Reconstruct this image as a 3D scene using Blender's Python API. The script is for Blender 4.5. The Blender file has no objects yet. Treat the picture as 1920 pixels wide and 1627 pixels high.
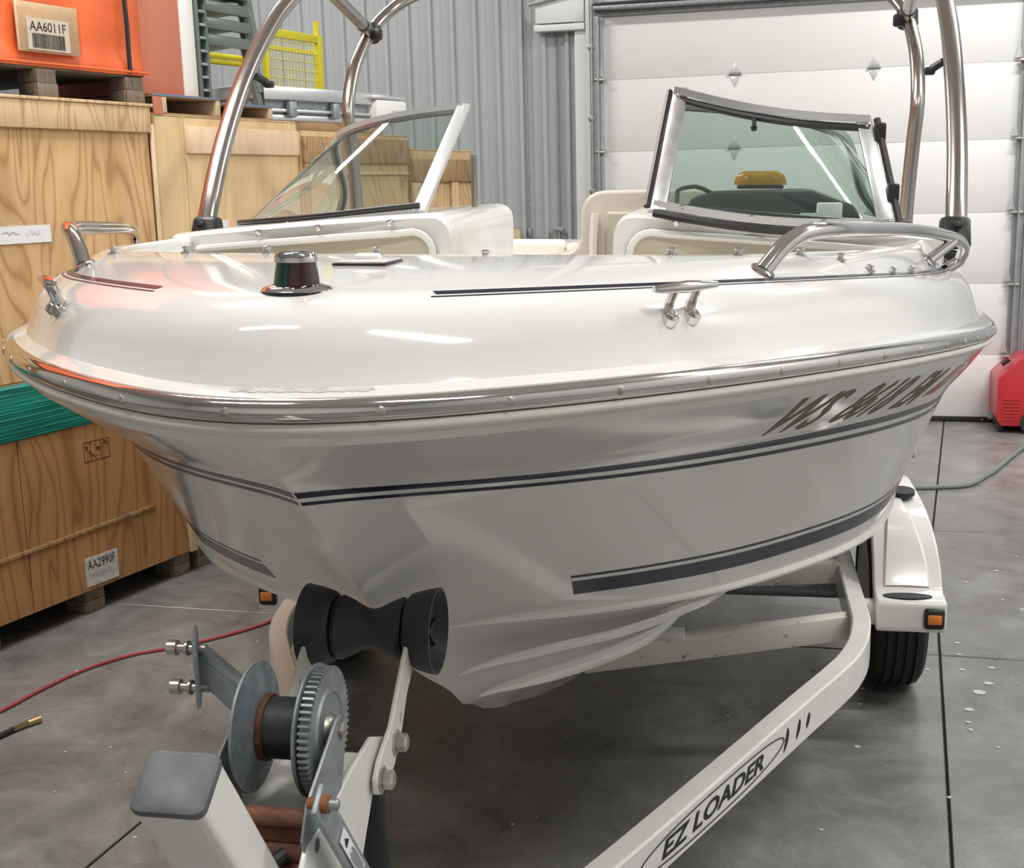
import bpy, bmesh, math, random
import numpy as np
from mathutils import Matrix, Vector
from mathutils.bvhtree import BVHTree
random.seed(7)
SC = bpy.context.scene
COL = SC.collection
R = math.radians

# ------------------------------------------------------------------ camera
FPX = 2300.0
CAM_H = 1.65
PITCH, ROLL = R(11.3), R(1.5)
cp, sp = math.cos(PITCH), math.sin(PITCH)
_f = np.array([0, cp, -sp]); _d = np.array([0, -sp, -cp]); _r = np.array([1., 0, 0])
cr, sr = math.cos(ROLL), math.sin(ROLL)
c_r = cr*_r + sr*_d; c_d = -sr*_r + cr*_d; c_f = _f
cam_d = bpy.data.cameras.new('camera')
cam = bpy.data.objects.new('camera', cam_d); COL.objects.link(cam)
cam_d.sensor_fit = 'HORIZONTAL'; cam_d.sensor_width = 36.0
cam_d.lens = 36.0*FPX/1920.0
cam_d.clip_start = 0.05; cam_d.clip_end = 100
m = Matrix.Identity(4)
for i in range(3):
    m[i][0] = c_r[i]; m[i][1] = -c_d[i]; m[i][2] = -c_f[i]
m[2][3] = CAM_H
cam.matrix_world = m
SC.camera = cam

# ------------------------------------------------------------------ world, lamps, exposure
w = bpy.data.worlds.new('world'); SC.world = w; w.use_nodes = True
w.node_tree.nodes['Background'].inputs[0].default_value = (0.8, 0.85, 0.9, 1)
w.node_tree.nodes['Background'].inputs[1].default_value = 0.05
vs = SC.view_settings
vs.view_transform = 'Standard'; vs.look = 'None'; vs.gamma = 1.0; vs.use_curve_mapping = False
vs.exposure = -0.48
# room frame: origin on the rear wall, X along the wall, Y out through the wall
WY = R(14.5)
WB = np.array([3.087, 8.286, 0.]); wd = np.array([math.cos(WY), -math.sin(WY), 0]); wn = np.array([math.sin(WY), math.cos(WY), 0])
def RW(r, o, z): return WB + wd*r + wn*o + np.array([0, 0, z])
CEIL = 4.6
def ceiling_lamp(r, o, power, sx, sy, col=(1, 0.985, 0.95)):
    L = bpy.data.lights.new('ceiling_lamp', 'AREA'); L.shape = 'RECTANGLE'; L.size = sx; L.size_y = sy
    L.energy = power; L.color = col
    ob = bpy.data.objects.new('ceiling_lamp', L); COL.objects.link(ob)
    ob.location = RW(r, o, CEIL-0.25); ob.rotation_euler = (0, 0, -WY)
for (r, o, pw) in [(0.8, -1.9, 165), (-4.7, -2.0, 130), (2.0, -5.0, 170), (-2.6, -8.4, 80), (-3.2, -5.4, 190), (0.9, -8.3, 100)]:
    ceiling_lamp(r, o, pw, 1.9, 0.14)

# ------------------------------------------------------------------ materials
def new_mat(name):
    mt = bpy.data.materials.new(name); mt.use_nodes = True
    return mt, mt.node_tree.nodes, mt.node_tree.links, mt.node_tree.nodes['Principled BSDF']
def pbr(name, col, rough=0.5, metal=0.0, var=0.0, vscale=8.0, bump=0.0, bscale=60.0, coat=0.0, stretch=(1, 1, 1), spec=0.5, rvar=0.0):
    mt, N, L, b = new_mat(name)
    b.inputs['Base Color'].default_value = (*col, 1); b.inputs['Roughness'].default_value = rough
    b.inputs['Metallic'].default_value = metal; b.inputs['Coat Weight'].default_value = coat
    b.inputs['Coat Roughness'].default_value = 0.05; b.inputs['Specular IOR Level'].default_value = spec
    tc = N.new('ShaderNodeTexCoord'); mp = N.new('ShaderNodeMapping'); mp.inputs['Scale'].default_value = stretch
    L.new(tc.outputs['Object'], mp.inputs['Vector'])
    if var or rvar:
        n = N.new('ShaderNodeTexNoise'); n.inputs['Scale'].default_value = vscale; n.inputs['Detail'].default_value = 6
        L.new(mp.outputs[0], n.inputs['Vector'])
        if var:
            r = N.new('ShaderNodeValToRGB')
            r.color_ramp.elements[0].position = 0.3; r.color_ramp.elements[1].position = 0.7
            r.color_ramp.elements[0].color = (*[c*(1-var) for c in col], 1)
            r.color_ramp.elements[1].color = (*[min(1, c*(1+var*0.6)) for c in col], 1)
            L.new(n.outputs['Fac'], r.inputs[0]); L.new(r.outputs[0], b.inputs['Base Color'])
        if rvar:
            mr = N.new('ShaderNodeMapRange'); mr.inputs[3].default_value = max(0.02, rough-rvar); mr.inputs[4].default_value = rough+rvar
            L.new(n.outputs['Fac'], mr.inputs[0]); L.new(mr.outputs[0], b.inputs['Roughness'])
    if bump:
        n2 = N.new('ShaderNodeTexNoise'); n2.inputs['Scale'].default_value = bscale; n2.inputs['Detail'].default_value = 4
        L.new(mp.outputs[0], n2.inputs['Vector'])
        bp = N.new('ShaderNodeBump'); bp.inputs['Strength'].default_value = bump; bp.inputs['Distance'].default_value = 0.01
        L.new(n2.outputs['Fac'], bp.inputs['Height']); L.new(bp.outputs[0], b.inputs['Normal'])
    return mt
def rusty(name, col, rough, rust=(0.16, 0.06, 0.02), lo=0.62, scale=25, metal=0.0):
    mt, N, L, b = new_mat(name)
    tc = N.new('ShaderNodeTexCoord'); n = N.new('ShaderNodeTexNoise'); n.inputs['Scale'].default_value = scale; n.inputs['Detail'].default_value = 8; n.inputs['Roughness'].default_value = 0.7
    L.new(tc.outputs['Object'], n.inputs['Vector'])
    r = N.new('ShaderNodeValToRGB'); e = r.color_ramp.elements
    e[0].position = lo; e[0].color = (*col, 1); e[1].position = lo+0.12; e[1].color = (*rust, 1)
    x = e.new(lo+0.04); x.color = (*[0.6*c+0.4*q for c, q in zip(col, rust)], 1)
    L.new(n.outputs['Fac'], r.inputs[0]); L.new(r.outputs[0], b.inputs['Base Color'])
    b.inputs['Roughness'].default_value = rough; b.inputs['Metallic'].default_value = metal
    return mt
def plywood(name, light, dark, scale=1.0, seed=0.0, contrast=1.0):
    mt, N, L, b = new_mat(name)
    tc = N.new('ShaderNodeTexCoord'); mp = N.new('ShaderNodeMapping')
    mp.inputs['Scale'].default_value = (5.0*scale, 5.0*scale, 0.85*scale); mp.inputs['Location'].default_value = (seed, seed*0.7, seed*1.3)
    L.new(tc.outputs['Object'], mp.inputs['Vector'])
    n = N.new('ShaderNodeTexNoise'); n.inputs['Scale'].default_value = 1.0; n.inputs['Detail'].default_value = 1.5; n.inputs['Distortion'].default_value = 0.6
    L.new(mp.outputs[0], n.inputs['Vector'])
    mu = N.new('ShaderNodeMath'); mu.operation = 'MULTIPLY'; mu.inputs[1].default_value = 9.0; L.new(n.outputs['Fac'], mu.inputs[0])
    fr = N.new('ShaderNodeMath'); fr.operation = 'PINGPONG'; fr.inputs[1].default_value = 0.5; L.new(mu.outputs[0], fr.inputs[0])
    r = N.new('ShaderNodeValToRGB'); e = r.color_ramp.elements
    e[0].position = 0.02; e[0].color = (*dark, 1); e[1].position = 0.5; e[1].color = (*light, 1)
    x = e.new(0.14); x.color = (*[0.35*a+0.65*q for a, q in zip(dark, light)], 1)
    L.new(fr.outputs[0], r.inputs[0])
    n2 = N.new('ShaderNodeTexNoise'); n2.inputs['Scale'].default_value = 2.2; n2.inputs['Detail'].default_value = 3; L.new(tc.outputs['Object'], n2.inputs['Vector'])
    mp3 = N.new('ShaderNodeMapping'); mp3.inputs['Scale'].default_value = (120, 120, 4); L.new(tc.outputs['Object'], mp3.inputs['Vector'])
    n3 = N.new('ShaderNodeTexNoise'); n3.inputs['Scale'].default_value = 1.0; L.new(mp3.outputs[0], n3.inputs['Vector'])
    add = N.new('ShaderNodeMath'); add.operation = 'ADD'; L.new(n2.outputs['Fac'], add.inputs[0])
    m3 = N.new('ShaderNodeMath'); m3.operation = 'MULTIPLY'; m3.inputs[1].default_value = 0.35; L.new(n3.outputs['Fac'], m3.inputs[0]); L.new(m3.outputs[0], add.inputs[1])
    mr = N.new('ShaderNodeMapRange'); mr.inputs[1].default_value = 0.4; mr.inputs[2].default_value = 1.0; mr.inputs[3].default_value = 0.72; mr.inputs[4].default_value = 1.12
    L.new(add.outputs[0], mr.inputs[0])
    mx = N.new('ShaderNodeMix'); mx.data_type = 'RGBA'; mx.blend_type = 'MULTIPLY'; mx.inputs['Factor'].default_value = 1.0
    L.new(r.outputs[0], mx.inputs[6]); L.new(mr.outputs[0], mx.inputs[7])
    L.new(mx.outputs[2], b.inputs['Base Color']); b.inputs['Roughness'].default_value = 0.62
    return mt
def concrete(name):
    mt, N, L, b = new_mat(name)
    tc = N.new('ShaderNodeTexCoord')
    def noise(s, d, ro=0.6, dist=0.0):
        n = N.new('ShaderNodeTexNoise'); n.inputs['Scale'].default_value = s; n.inputs['Detail'].default_value = d; n.inputs['Roughness'].default_value = ro; n.inputs['Distortion'].default_value = dist
        L.new(tc.outputs['Object'], n.inputs['Vector']); return n
    n1 = noise(0.55, 4, 0.55, 0.4); n2 = noise(4.0, 8, 0.65, 0.6); n3 = noise(60, 3)
    r = N.new('ShaderNodeValToRGB'); e = r.color_ramp.elements
    e[0].position = 0.34; e[0].color = (0.13, 0.127, 0.12, 1); e[1].position = 0.68; e[1].color = (0.40, 0.40, 0.39, 1)
    x = e.new(0.50); x.color = (0.235, 0.232, 0.225, 1)
    ad = N.new('ShaderNodeMath'); ad.operation = 'MULTIPLY_ADD'; ad.inputs[1].default_value = 0.55
    L.new(n2.outputs['Fac'], ad.inputs[0])
    h = N.new('ShaderNodeMath'); h.operation = 'MULTIPLY'; h.inputs[1].default_value = 0.45; L.new(n1.outputs['Fac'], h.inputs[0]); L.new(h.outputs[0], ad.inputs[2])
    L.new(ad.outputs[0], r.inputs[0])
    mx = N.new('ShaderNodeMix'); mx.data_type = 'RGBA'; mx.blend_type = 'MULTIPLY'; mx.inputs['Factor'].default_value = 0.35
    L.new(r.outputs[0], mx.inputs[6]); L.new(n3.outputs['Fac'], mx.inputs[7]); L.new(mx.outputs[2], b.inputs['Base Color'])
    mr = N.new('ShaderNodeMapRange'); mr.inputs[3].default_value = 0.16; mr.inputs[4].default_value = 0.46; L.new(n2.outputs['Fac'], mr.inputs[0]); L.new(mr.outputs[0], b.inputs['Roughness'])
    bp = N.new('ShaderNodeBump'); bp.inputs['Strength'].default_value = 0.08; bp.inputs['Distance'].default_value = 0.01; L.new(n3.outputs['Fac'], bp.inputs['Height']); L.new(bp.outputs[0], b.inputs['Normal'])
    return mt
def glass(name, tint):
    mt = bpy.data.materials.new(name); mt.use_nodes = True; N = mt.node_tree.nodes; L = mt.node_tree.links
    for n in list(N):
        if n.type == 'BSDF_PRINCIPLED': N.remove(n)
    t = N.new('ShaderNodeBsdfTransparent'); t.inputs[0].default_value = (*tint, 1)
    g = N.new('ShaderNodeBsdfGlossy'); g.inputs['Roughness'].default_value = 0.02; g.inputs[0].default_value = (1, 1, 1, 1)
    lw = N.new('ShaderNodeLayerWeight'); lw.inputs[0].default_value = 0.5
    pw = N.new('ShaderNodeMath'); pw.operation = 'POWER'; pw.inputs[1].default_value = 5.0; L.new(lw.outputs['Facing'], pw.inputs[0])
    f = N.new('ShaderNodeMath'); f.operation = 'MULTIPLY_ADD'; f.inputs[1].default_value = 0.9; f.inputs[2].default_value = 0.05; L.new(pw.outputs[0], f.inputs[0])
    x = N.new('ShaderNodeMixShader'); L.new(f.outputs[0], x.inputs[0]); L.new(t.outputs[0], x.inputs[1]); L.new(g.outputs[0], x.inputs[2])
    L.new(x.outputs[0], N['Material Output'].inputs[0])
    return mt
def plastic_clear(name, col, rough=0.1):
    mt, N, L, b = new_mat(name)
    b.inputs['Base Color'].default_value = (*col, 1); b.inputs['Roughness'].default_value = rough; b.inputs['Transmission Weight'].default_value = 0.45; b.inputs['IOR'].default_value = 1.45
    return mt
M = {}
M['gel'] = pbr('white_gelcoat', (0.81, 0.805, 0.785), 0.10, var=0.03, vscale=3, coat=0.4)
M['gelhull'] = pbr('hull_gelcoat', (0.79, 0.775, 0.74), 0.12, var=0.03, vscale=2.5, coat=0.4)
M['liner'] = pbr('liner_gelcoat', (0.70, 0.66, 0.58), 0.22, var=0.04, vscale=5)
M['tan'] = pbr('tan_vinyl', (0.50, 0.45, 0.36), 0.38, var=0.05, vscale=8, bump=0.05, bscale=300)
M['scuff'] = pbr('scuffed_gelcoat', (0.66, 0.655, 0.63), 0.5, var=0.22, vscale=45)
M['tanpanel'] = pbr('tan_moulding', (0.60, 0.54, 0.46), 0.35, var=0.05, vscale=6)
M['cream'] = pbr('cream_vinyl', (0.78, 0.74, 0.67), 0.4, var=0.04, vscale=8)
M['chrome'] = pbr('polished_stainless', (0.68, 0.67, 0.65), 0.09, 1.0, rvar=0.05, vscale=20)
M['steel'] = pbr('brushed_stainless', (0.40, 0.375, 0.35), 0.24, 1.0, rvar=0.02, vscale=6)
M['alu'] = pbr('aluminium', (0.72, 0.73, 0.74), 0.34, 1.0, rvar=0.08, vscale=30)
M['alupaint'] = pbr('silver_frame', (0.66, 0.67, 0.68), 0.35, 0.6)
M['galv'] = pbr('galvanised', (0.36, 0.39, 0.41), 0.5, 0.7, var=0.25, vscale=40, rvar=0.1)
M['galvd'] = pbr('galvanised_dull', (0.30, 0.34, 0.37), 0.55, 0.55, var=0.3, vscale=55)
M['black'] = pbr('black_plastic', (0.015, 0.015, 0.016), 0.4)
M['rubber'] = pbr('black_rubber', (0.020, 0.022, 0.026), 0.55, var=0.35, vscale=18, bump=0.1, bscale=80)
M['roller'] = pbr('roller_rubber', (0.032, 0.037, 0.045), 0.45, var=0.45, vscale=16, bump=0.12, bscale=60)
M['tyre'] = pbr('tyre_rubber', (0.017, 0.017, 0.018), 0.7, var=0.3, vscale=30)
M['navy'] = pbr('navy_vinyl', (0.008, 0.011, 0.034), 0.22, spec=0.25)
M['lettering'] = pbr('grey_brown_vinyl', (0.23, 0.205, 0.16), 0.6, spec=0.1)
M['red_dec'] = pbr('red_decal', (0.55, 0.03, 0.05), 0.4)
M['pink_dec'] = pbr('faded_decal', (0.60, 0.36, 0.36), 0.4)
M['tw'] = pbr('trailer_white', (0.81, 0.80, 0.77), 0.28, var=0.05, vscale=12, coat=0.2)
M['twr'] = rusty('trailer_white_rusty', (0.76, 0.74, 0.67), 0.45, lo=0.60, scale=34)
M['fender'] = pbr('fender_white', (0.81, 0.80, 0.77), 0.18, var=0.03, vscale=6, coat=0.3)
M['rust'] = pbr('rust', (0.115, 0.045, 0.022), 0.75, var=0.5, vscale=30, bump=0.5, bscale=60)
M['rustm'] = pbr('rust_mid', (0.16, 0.066, 0.032), 0.7, var=0.45, vscale=45, bump=0.4, bscale=70)
M['rustl'] = pbr('rust_orange', (0.26, 0.10, 0.035), 0.7, var=0.4, vscale=60)
M['zinc'] = pbr('zinc_bolt', (0.55, 0.53, 0.48), 0.35, 0.9, var=0.2, vscale=90)
M['cap'] = pbr('grey_cap', (0.115, 0.125, 0.135), 0.5, var=0.35, vscale=28, bump=0.06, bscale=40)
M['amber'] = pbr('amber_lens', (0.80, 0.22, 0.03), 0.2, coat=0.5)
M['amberdome'] = plastic_clear('amber_dome', (0.95, 0.42, 0.03), 0.08)
M['green_l'] = pbr('green_lens', (0.004, 0.035, 0.025), 0.12, coat=0.6)
M['red_l'] = pbr('red_lens', (0.035, 0.004, 0.010), 0.12, coat=0.6)
M['wglass'] = glass('windshield_glass', (0.74, 0.83, 0.80))
M['conc'] = concrete('concrete')
M['joint'] = pbr('joint_dark', (0.03, 0.03, 0.03), 0.9)
M['wallm'] = pbr('wall_sheet_metal', (0.40, 0.425, 0.44), 0.42, 0.0, var=0.04, vscale=2)
M['wallw'] = pbr('wall_paint', (0.62, 0.63, 0.63), 0.7, var=0.03, vscale=2)
M['wallred'] = pbr('wall_paint_front', (0.72, 0.715, 0.70), 0.7, var=0.05, vscale=2)
M['ceil'] = pbr('ceiling_paint', (0.70, 0.70, 0.69), 0.8)
M['door'] = pbr('door_white', (0.78, 0.785, 0.78), 0.38, var=0.02, vscale=3)
M['trim'] = pbr('white_trim', (0.72, 0.74, 0.75), 0.4)
M['track'] = pbr('track_galvanised', (0.42, 0.44, 0.46), 0.45, 0.6, var=0.15, vscale=20)
M['plyA'] = plywood('plywood_a', (0.72, 0.47, 0.235), (0.47, 0.26, 0.10), 1.0, 0.0)
M['plyB'] = plywood('plywood_b', (0.50, 0.265, 0.10), (0.32, 0.145, 0.05), 1.0, 3.7)
M['plyC'] = plywood('plywood_c', (0.80, 0.585, 0.33), (0.70, 0.49, 0.25), 0.8, 8.1)
M['plyD'] = plywood('plywood_d', (0.74, 0.52, 0.29), (0.52, 0.32, 0.14), 1.1, 12.4)
M['board'] = plywood('pine_board', (0.78, 0.56, 0.33), (0.54, 0.34, 0.17), 1.6, 5.5)
M['boardp'] = plywood('pale_board', (0.86, 0.65, 0.46), (0.78, 0.56, 0.37), 0.7, 2.2)
M['boardd'] = plywood('dark_board', (0.46, 0.29, 0.14), (0.27, 0.15, 0.06), 1.3, 9.9)
M['block'] = plywood('pallet_block', (0.25, 0.20, 0.14), (0.14, 0.10, 0.07), 3.0, 1.1)
M['orange'] = pbr('orange_tarp', (0.72, 0.135, 0.035), 0.42, var=0.10, vscale=5, bump=0.5, bscale=7)
M['salmon'] = pbr('salmon_panel', (0.58, 0.19, 0.12), 0.45, var=0.06, vscale=3)
M['white'] = pbr('white_panel', (0.82, 0.82, 0.80), 0.5)
M['paper'] = pbr('paper', (0.78, 0.78, 0.79), 0.7)
M['paperd'] = pbr('dirty_paper', (0.66, 0.65, 0.61), 0.7, var=0.3, vscale=30)
M['ink'] = pbr('ink', (0.02, 0.02, 0.022), 0.7)
M['inkl'] = pbr('faint_ink', (0.40, 0.42, 0.47), 0.7)
M['inkb'] = pbr('brown_ink', (0.085, 0.045, 0.02), 0.8)
M['clear'] = glass('clear_pocket', (0.86, 0.80, 0.72))
M['teal'] = pbr('teal_wrap', (0.005, 0.26, 0.20), 0.28, var=0.45, vscale=3, stretch=(1, 1, 22), bump=0.5, bscale=4, coat=0.4)
M['card'] = pbr('cardboard', (0.42, 0.26, 0.13), 0.75, var=0.12, vscale=10)
M['carde'] = pbr('cardboard_edge', (0.62, 0.47, 0.32), 0.8, var=0.1, vscale=30)
M['blue'] = pbr('blue_edge', (0.16, 0.22, 0.34), 0.6)
M['chair'] = pbr('grey_green_resin', (0.135, 0.17, 0.155), 0.35, var=0.08, vscale=6)
M['yellow'] = pbr('yellow_paint', (0.70, 0.62, 0.02), 0.35)
M['yelp'] = pbr('yellow_wire', (0.78, 0.72, 0.20), 0.4)
M['redm'] = pbr('red_machine_paint', (0.50, 0.025, 0.035), 0.35, coat=0.2)
M['cream2'] = pbr('cream_wheel', (0.75, 0.68, 0.58), 0.5)
M['redhose'] = pbr('red_hose', (0.33, 0.06, 0.05), 0.55)
M['greyhose'] = pbr('grey_green_hose', (0.20, 0.24, 0.22), 0.5)
M['brass'] = pbr('brass', (0.45, 0.36, 0.18), 0.35, 0.9)
M['violet'] = pbr('violet_scrap', (0.10, 0.08, 0.32), 0.5)
M['flake'] = pbr('pale_flake', (0.55, 0.56, 0.55), 0.7)
M['wood'] = pbr('wood_block', (0.55, 0.45, 0.28), 0.7)
M['strapY'] = pbr('yellow_sticker', (0.62, 0.62, 0.10), 0.5)
M['dash'] = pbr('dark_dash', (0.045, 0.055, 0.055), 0.5)

# ------------------------------------------------------------------ mesh helpers
class MB:
    def __init__(s): s.v = []; s.f = []
    def add(s, V, F):
        o = len(s.v); s.v += [tuple(float(c) for c in q) for q in V]; s.f += [tuple(i+o for i in q) for q in F]; return s
    def box(s, c, size, ax=None):
        c = np.array(c, float); h = np.array(size, float)/2
        A = np.eye(3) if ax is None else np.array(ax, float)
        V = [c + A[0]*sx*h[0] + A[1]*sy*h[1] + A[2]*sz*h[2] for sx in (-1, 1) for sy in (-1, 1) for sz in (-1, 1)]
        return s.add(V, [(0, 1, 3, 2), (4, 6, 7, 5), (0, 4, 5, 1), (2, 3, 7, 6), (0, 2, 6, 4), (1, 5, 7, 3)])
    def b2(s, lo, hi):
        lo = np.array(lo, float); hi = np.array(hi, float); return s.box((lo+hi)/2, hi-lo)
    def prism(s, poly, off, cap=True):
        """poly: list of 3D points (planar), extruded by vector off"""
        n = len(poly); off = np.array(off, float)
        V = [np.array(q, float) for q in poly] + [np.array(q, float)+off for q in poly]
        F = [(i, (i+1) % n, n+(i+1) % n, n+i) for i in range(n)]
        if cap: F += [tuple(range(n-1, -1, -1)), tuple(range(n, 2*n))]
        return s.add(V, F)
    def grid(s, rows, closed_u=False, closed_v=False, thick=0.0):
        nu = len(rows); nv = len(rows[0]); V = [q for r in rows for q in r]; F = []
        for i in range(nu if closed_u else nu-1):
            for j in range(nv if closed_v else nv-1):
                a, b = i, (i+1) % nu; c, d = j, (j+1) % nv
                F.append((a*nv+c, b*nv+c, b*nv+d, a*nv+d))
        return s.add(V, F)
    def tube(s, pts, rad, n=12, cap=True, closed=False, sect=None):
        P = [np.array(q, float) for q in pts]; k = len(P)
        rads = rad if isinstance(rad, (list, tuple)) else [rad]*k
        T = []
        for i in range(k):
            if closed: t = P[(i+1) % k]-P[i-1]
            elif i == 0: t = P[1]-P[0]
            elif i == k-1: t = P[-1]-P[-2]
            else: t = (P[i+1]-P[i])/max(1e-9, np.linalg.norm(P[i+1]-P[i])) + (P[i]-P[i-1])/max(1e-9, np.linalg.norm(P[i]-P[i-1]))
            T.append(t/max(1e-9, np.linalg.norm(t)))
        up = np.array([0, 0, 1.]) if abs(T[0][2]) < 0.9 else np.array([1., 0, 0])
        rows = []; x = None
        for i in range(k):
            if x is None: x = np.cross(up, T[i])
            else: x = x - T[i]*(x@T[i])
            x = x/np.linalg.norm(x); y = np.cross(T[i], x)
            if sect is None: rows.append([P[i] + rads[i]*(math.cos(2*math.pi*j/n)*x + math.sin(2*math.pi*j/n)*y) for j in range(n)])
            else: rows.append([P[i] + q[0]*x + q[1]*y for q in sect])
        n = len(rows[0]); o = len(s.v); s.grid(rows, closed_u=closed, closed_v=True)
        if cap and not closed:
            s.f.append(tuple(o+j for j in range(n-1, -1, -1))); s.f.append(tuple(o+(k-1)*n+j for j in range(n)))
        return s
    def rrect(s, c, ax, w_, h_, d_, r_, n=5):
        """rounded rectangle w_ x h_ in the plane of ax[1], ax[2], extruded d_ along ax[0]"""
        c = np.array(c, float); A = [np.array(q, float) for q in ax]; P = []
        for sx, sy, a0 in ((1, 1, 0), (-1, 1, 90), (-1, -1, 180), (1, -1, 270)):
            for i in range(n+1):
                a = R(a0+90*i/n); P.append(c - A[0]*d_/2 + A[1]*(sx*(w_/2-r_)+r_*math.cos(a)) + A[2]*(sy*(h_/2-r_)+r_*math.sin(a)))
        return s.prism(P, A[0]*d_)
    def lathe(s, c, axis, prof, n=24, ref=None, cap=True):
        """prof: list of (r, h) along axis"""
        c = np.array(c, float); a = np.array(axis, float); a /= np.linalg.norm(a)
        ref = np.array([0, 0, 1.]) if ref is None else np.array(ref, float)
        if abs(a@ref) > 0.95: ref = np.array([1., 0, 0])
        x = np.cross(ref, a); x /= np.linalg.norm(x); y = np.cross(a, x)
        rows = [[c + a*h + r*(math.cos(2*math.pi*j/n)*x + math.sin(2*math.pi*j/n)*y) for j in range(n)] for r, h in prof]
        o = len(s.v); s.grid(rows, closed_v=True)
        if cap:
            s.f.append(tuple(o+j for j in range(n-1, -1, -1))); k = len(prof)-1; s.f.append(tuple(o+k*n+j for j in range(n)))
        return s
    def obj(s, name, mat, parent=None, bevel=0.0, seg=2, smooth=35, merge=False, label=None, shell=0.0, tri=False):
        me = bpy.data.meshes.new(name); me.from_pydata(s.v, [], s.f)
        bm = bmesh.new(); bm.from_mesh(me)
        if merge: bmesh.ops.remove_doubles(bm, verts=bm.verts, dist=1e-5)
        bmesh.ops.recalc_face_normals(bm, faces=bm.faces)
        if bevel:
            ed = [e for e in bm.edges if len(e.link_faces) == 2 and e.calc_face_angle(0) > R(28)]
            bmesh.ops.bevel(bm, geom=ed, offset=bevel, segments=seg, profile=0.5, affect='EDGES', clamp_overlap=True)
        if tri: bmesh.ops.triangulate(bm, faces=bm.faces)
        bm.to_mesh(me); bm.free()
        if smooth:
            me.shade_smooth(); me.set_sharp_from_angle(angle=R(smooth))
        me.materials.append(M[mat] if isinstance(mat, str) else mat)
        o = bpy.data.objects.new(name, me); COL.objects.link(o)
        if parent is not None: o.parent = parent
        if shell:
            md = o.modifiers.new('thickness', 'SOLIDIFY'); md.thickness = shell; md.offset = 0
        if label: o['label'] = label
        return o
def frame(origin, X, Y, Z):
    m = Matrix.Identity(4)
    for i in range(3): m[i][0] = X[i]; m[i][1] = Y[i]; m[i][2] = Z[i]; m[i][3] = origin[i]
    return m
def tag(o, label=None, cat=None, group=None, kind=None):
    if label: o['label'] = label
    if cat: o['category'] = cat
    if group: o['group'] = group
    if kind: o['kind'] = kind
    return o
def thing(name, mat4, label, cat, group=None):
    o = bpy.data.objects.new(name, None); COL.objects.link(o); o.matrix_world = mat4; o.empty_display_size = 0.1
    return tag(o, label, cat, group)
def dup(o, parent=None, loc=None, name=None):
    c = o.copy(); COL.objects.link(c)
    if parent is not None: c.parent = parent
    if loc is not None: c.location = loc
    return c
def pchip(xs, ys):
    xs = np.array(xs, float); ys = np.array(ys, float); h = np.diff(xs); dl = np.diff(ys)/h; n = len(xs); d = np.zeros(n)
    for i in range(1, n-1):
        if dl[i-1]*dl[i] > 0:
            w1 = 2*h[i]+h[i-1]; w2 = h[i]+2*h[i-1]; d[i] = (w1+w2)/(w1/dl[i-1]+w2/dl[i])
    d[0] = dl[0]; d[-1] = dl[-1]
    def f(x):
        x = min(max(x, xs[0]), xs[-1]); i = min(max(int(np.searchsorted(xs, x)-1), 0), n-2); t = (x-xs[i])/h[i]
        return float((2*t**3-3*t*t+1)*ys[i] + (t**3-2*t*t+t)*h[i]*d[i] + (-2*t**3+3*t*t)*ys[i+1] + (t**3-t*t)*h[i]*d[i+1])
    return f
class Crv:
    """smooth 3D curve through points, parameter 0..1 by chord length"""
    def __init__(s, pts):
        P = np.array(pts, float); t = np.concatenate([[0], np.cumsum(np.linalg.norm(np.diff(P, axis=0), axis=1))]); s.L = t[-1]
        s.fs = [pchip(t/t[-1], P[:, k]) for k in range(P.shape[1])]
        s.tab = None
    def smooth(s, sym, s0=0.003, s1=0.035, N=1400):
        """blur the curve along its length; sym: mirror it at the stem, else keep the stem end"""
        ug = np.linspace(0, 1, N); P = np.array([s.at(u) for u in ug])
        ext = P[1:][::-1]*np.array([-1, 1, 1]) if sym else 2*P[0]-P[1:][::-1]
        far = 2*P[-1]-P[:-1][::-1]
        A = np.vstack([ext, P, far]); ua = np.concatenate([-ug[1:][::-1], ug, 2-ug[:-1][::-1]]); out = []
        for i, u in enumerate(ug):
            sg = s0+(s1-s0)*min(1, u/0.35); w_ = max(2, int(3*sg*(N-1))); c = N-1+i; j = slice(c-w_, c+w_+1)
            k = np.exp(-0.5*((ua[j]-u)/sg)**2); out.append((A[j]*k[:, None]).sum(0)/k.sum())
        s.tab = (ug, np.array(out)); return s
    def at(s, u):
        if s.tab is not None: return np.array([np.interp(u, s.tab[0], s.tab[1][:, k]) for k in range(3)])
        return np.array([f(u) for f in s.fs])
    def pts(s, n, a=0.0, b=1.0): return [s.at(a+(b-a)*i/(n-1)) for i in range(n)]
def text_geo(body, size=1.0, shear=0.0, bold=0.0):
    cu = bpy.data.curves.new('txt', 'FONT'); cu.body = body; cu.size = size; cu.shear = shear; cu.offset = bold; cu.resolution_u = 3
    o = bpy.data.objects.new('txt', cu); COL.objects.link(o)
    dg = bpy.context.evaluated_depsgraph_get(); me = o.evaluated_get(dg).to_mesh()
    V = [(v.co.x, v.co.y) for v in me.vertices]; F = [tuple(p.vertices) for p in me.polygons]
    o.evaluated_get(dg).to_mesh_clear(); bpy.data.objects.remove(o); bpy.data.curves.remove(cu)
    xs = [q[0] for q in V]; ys = [q[1] for q in V]
    return V, F, (min(xs), max(xs), min(ys), max(ys))
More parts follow.
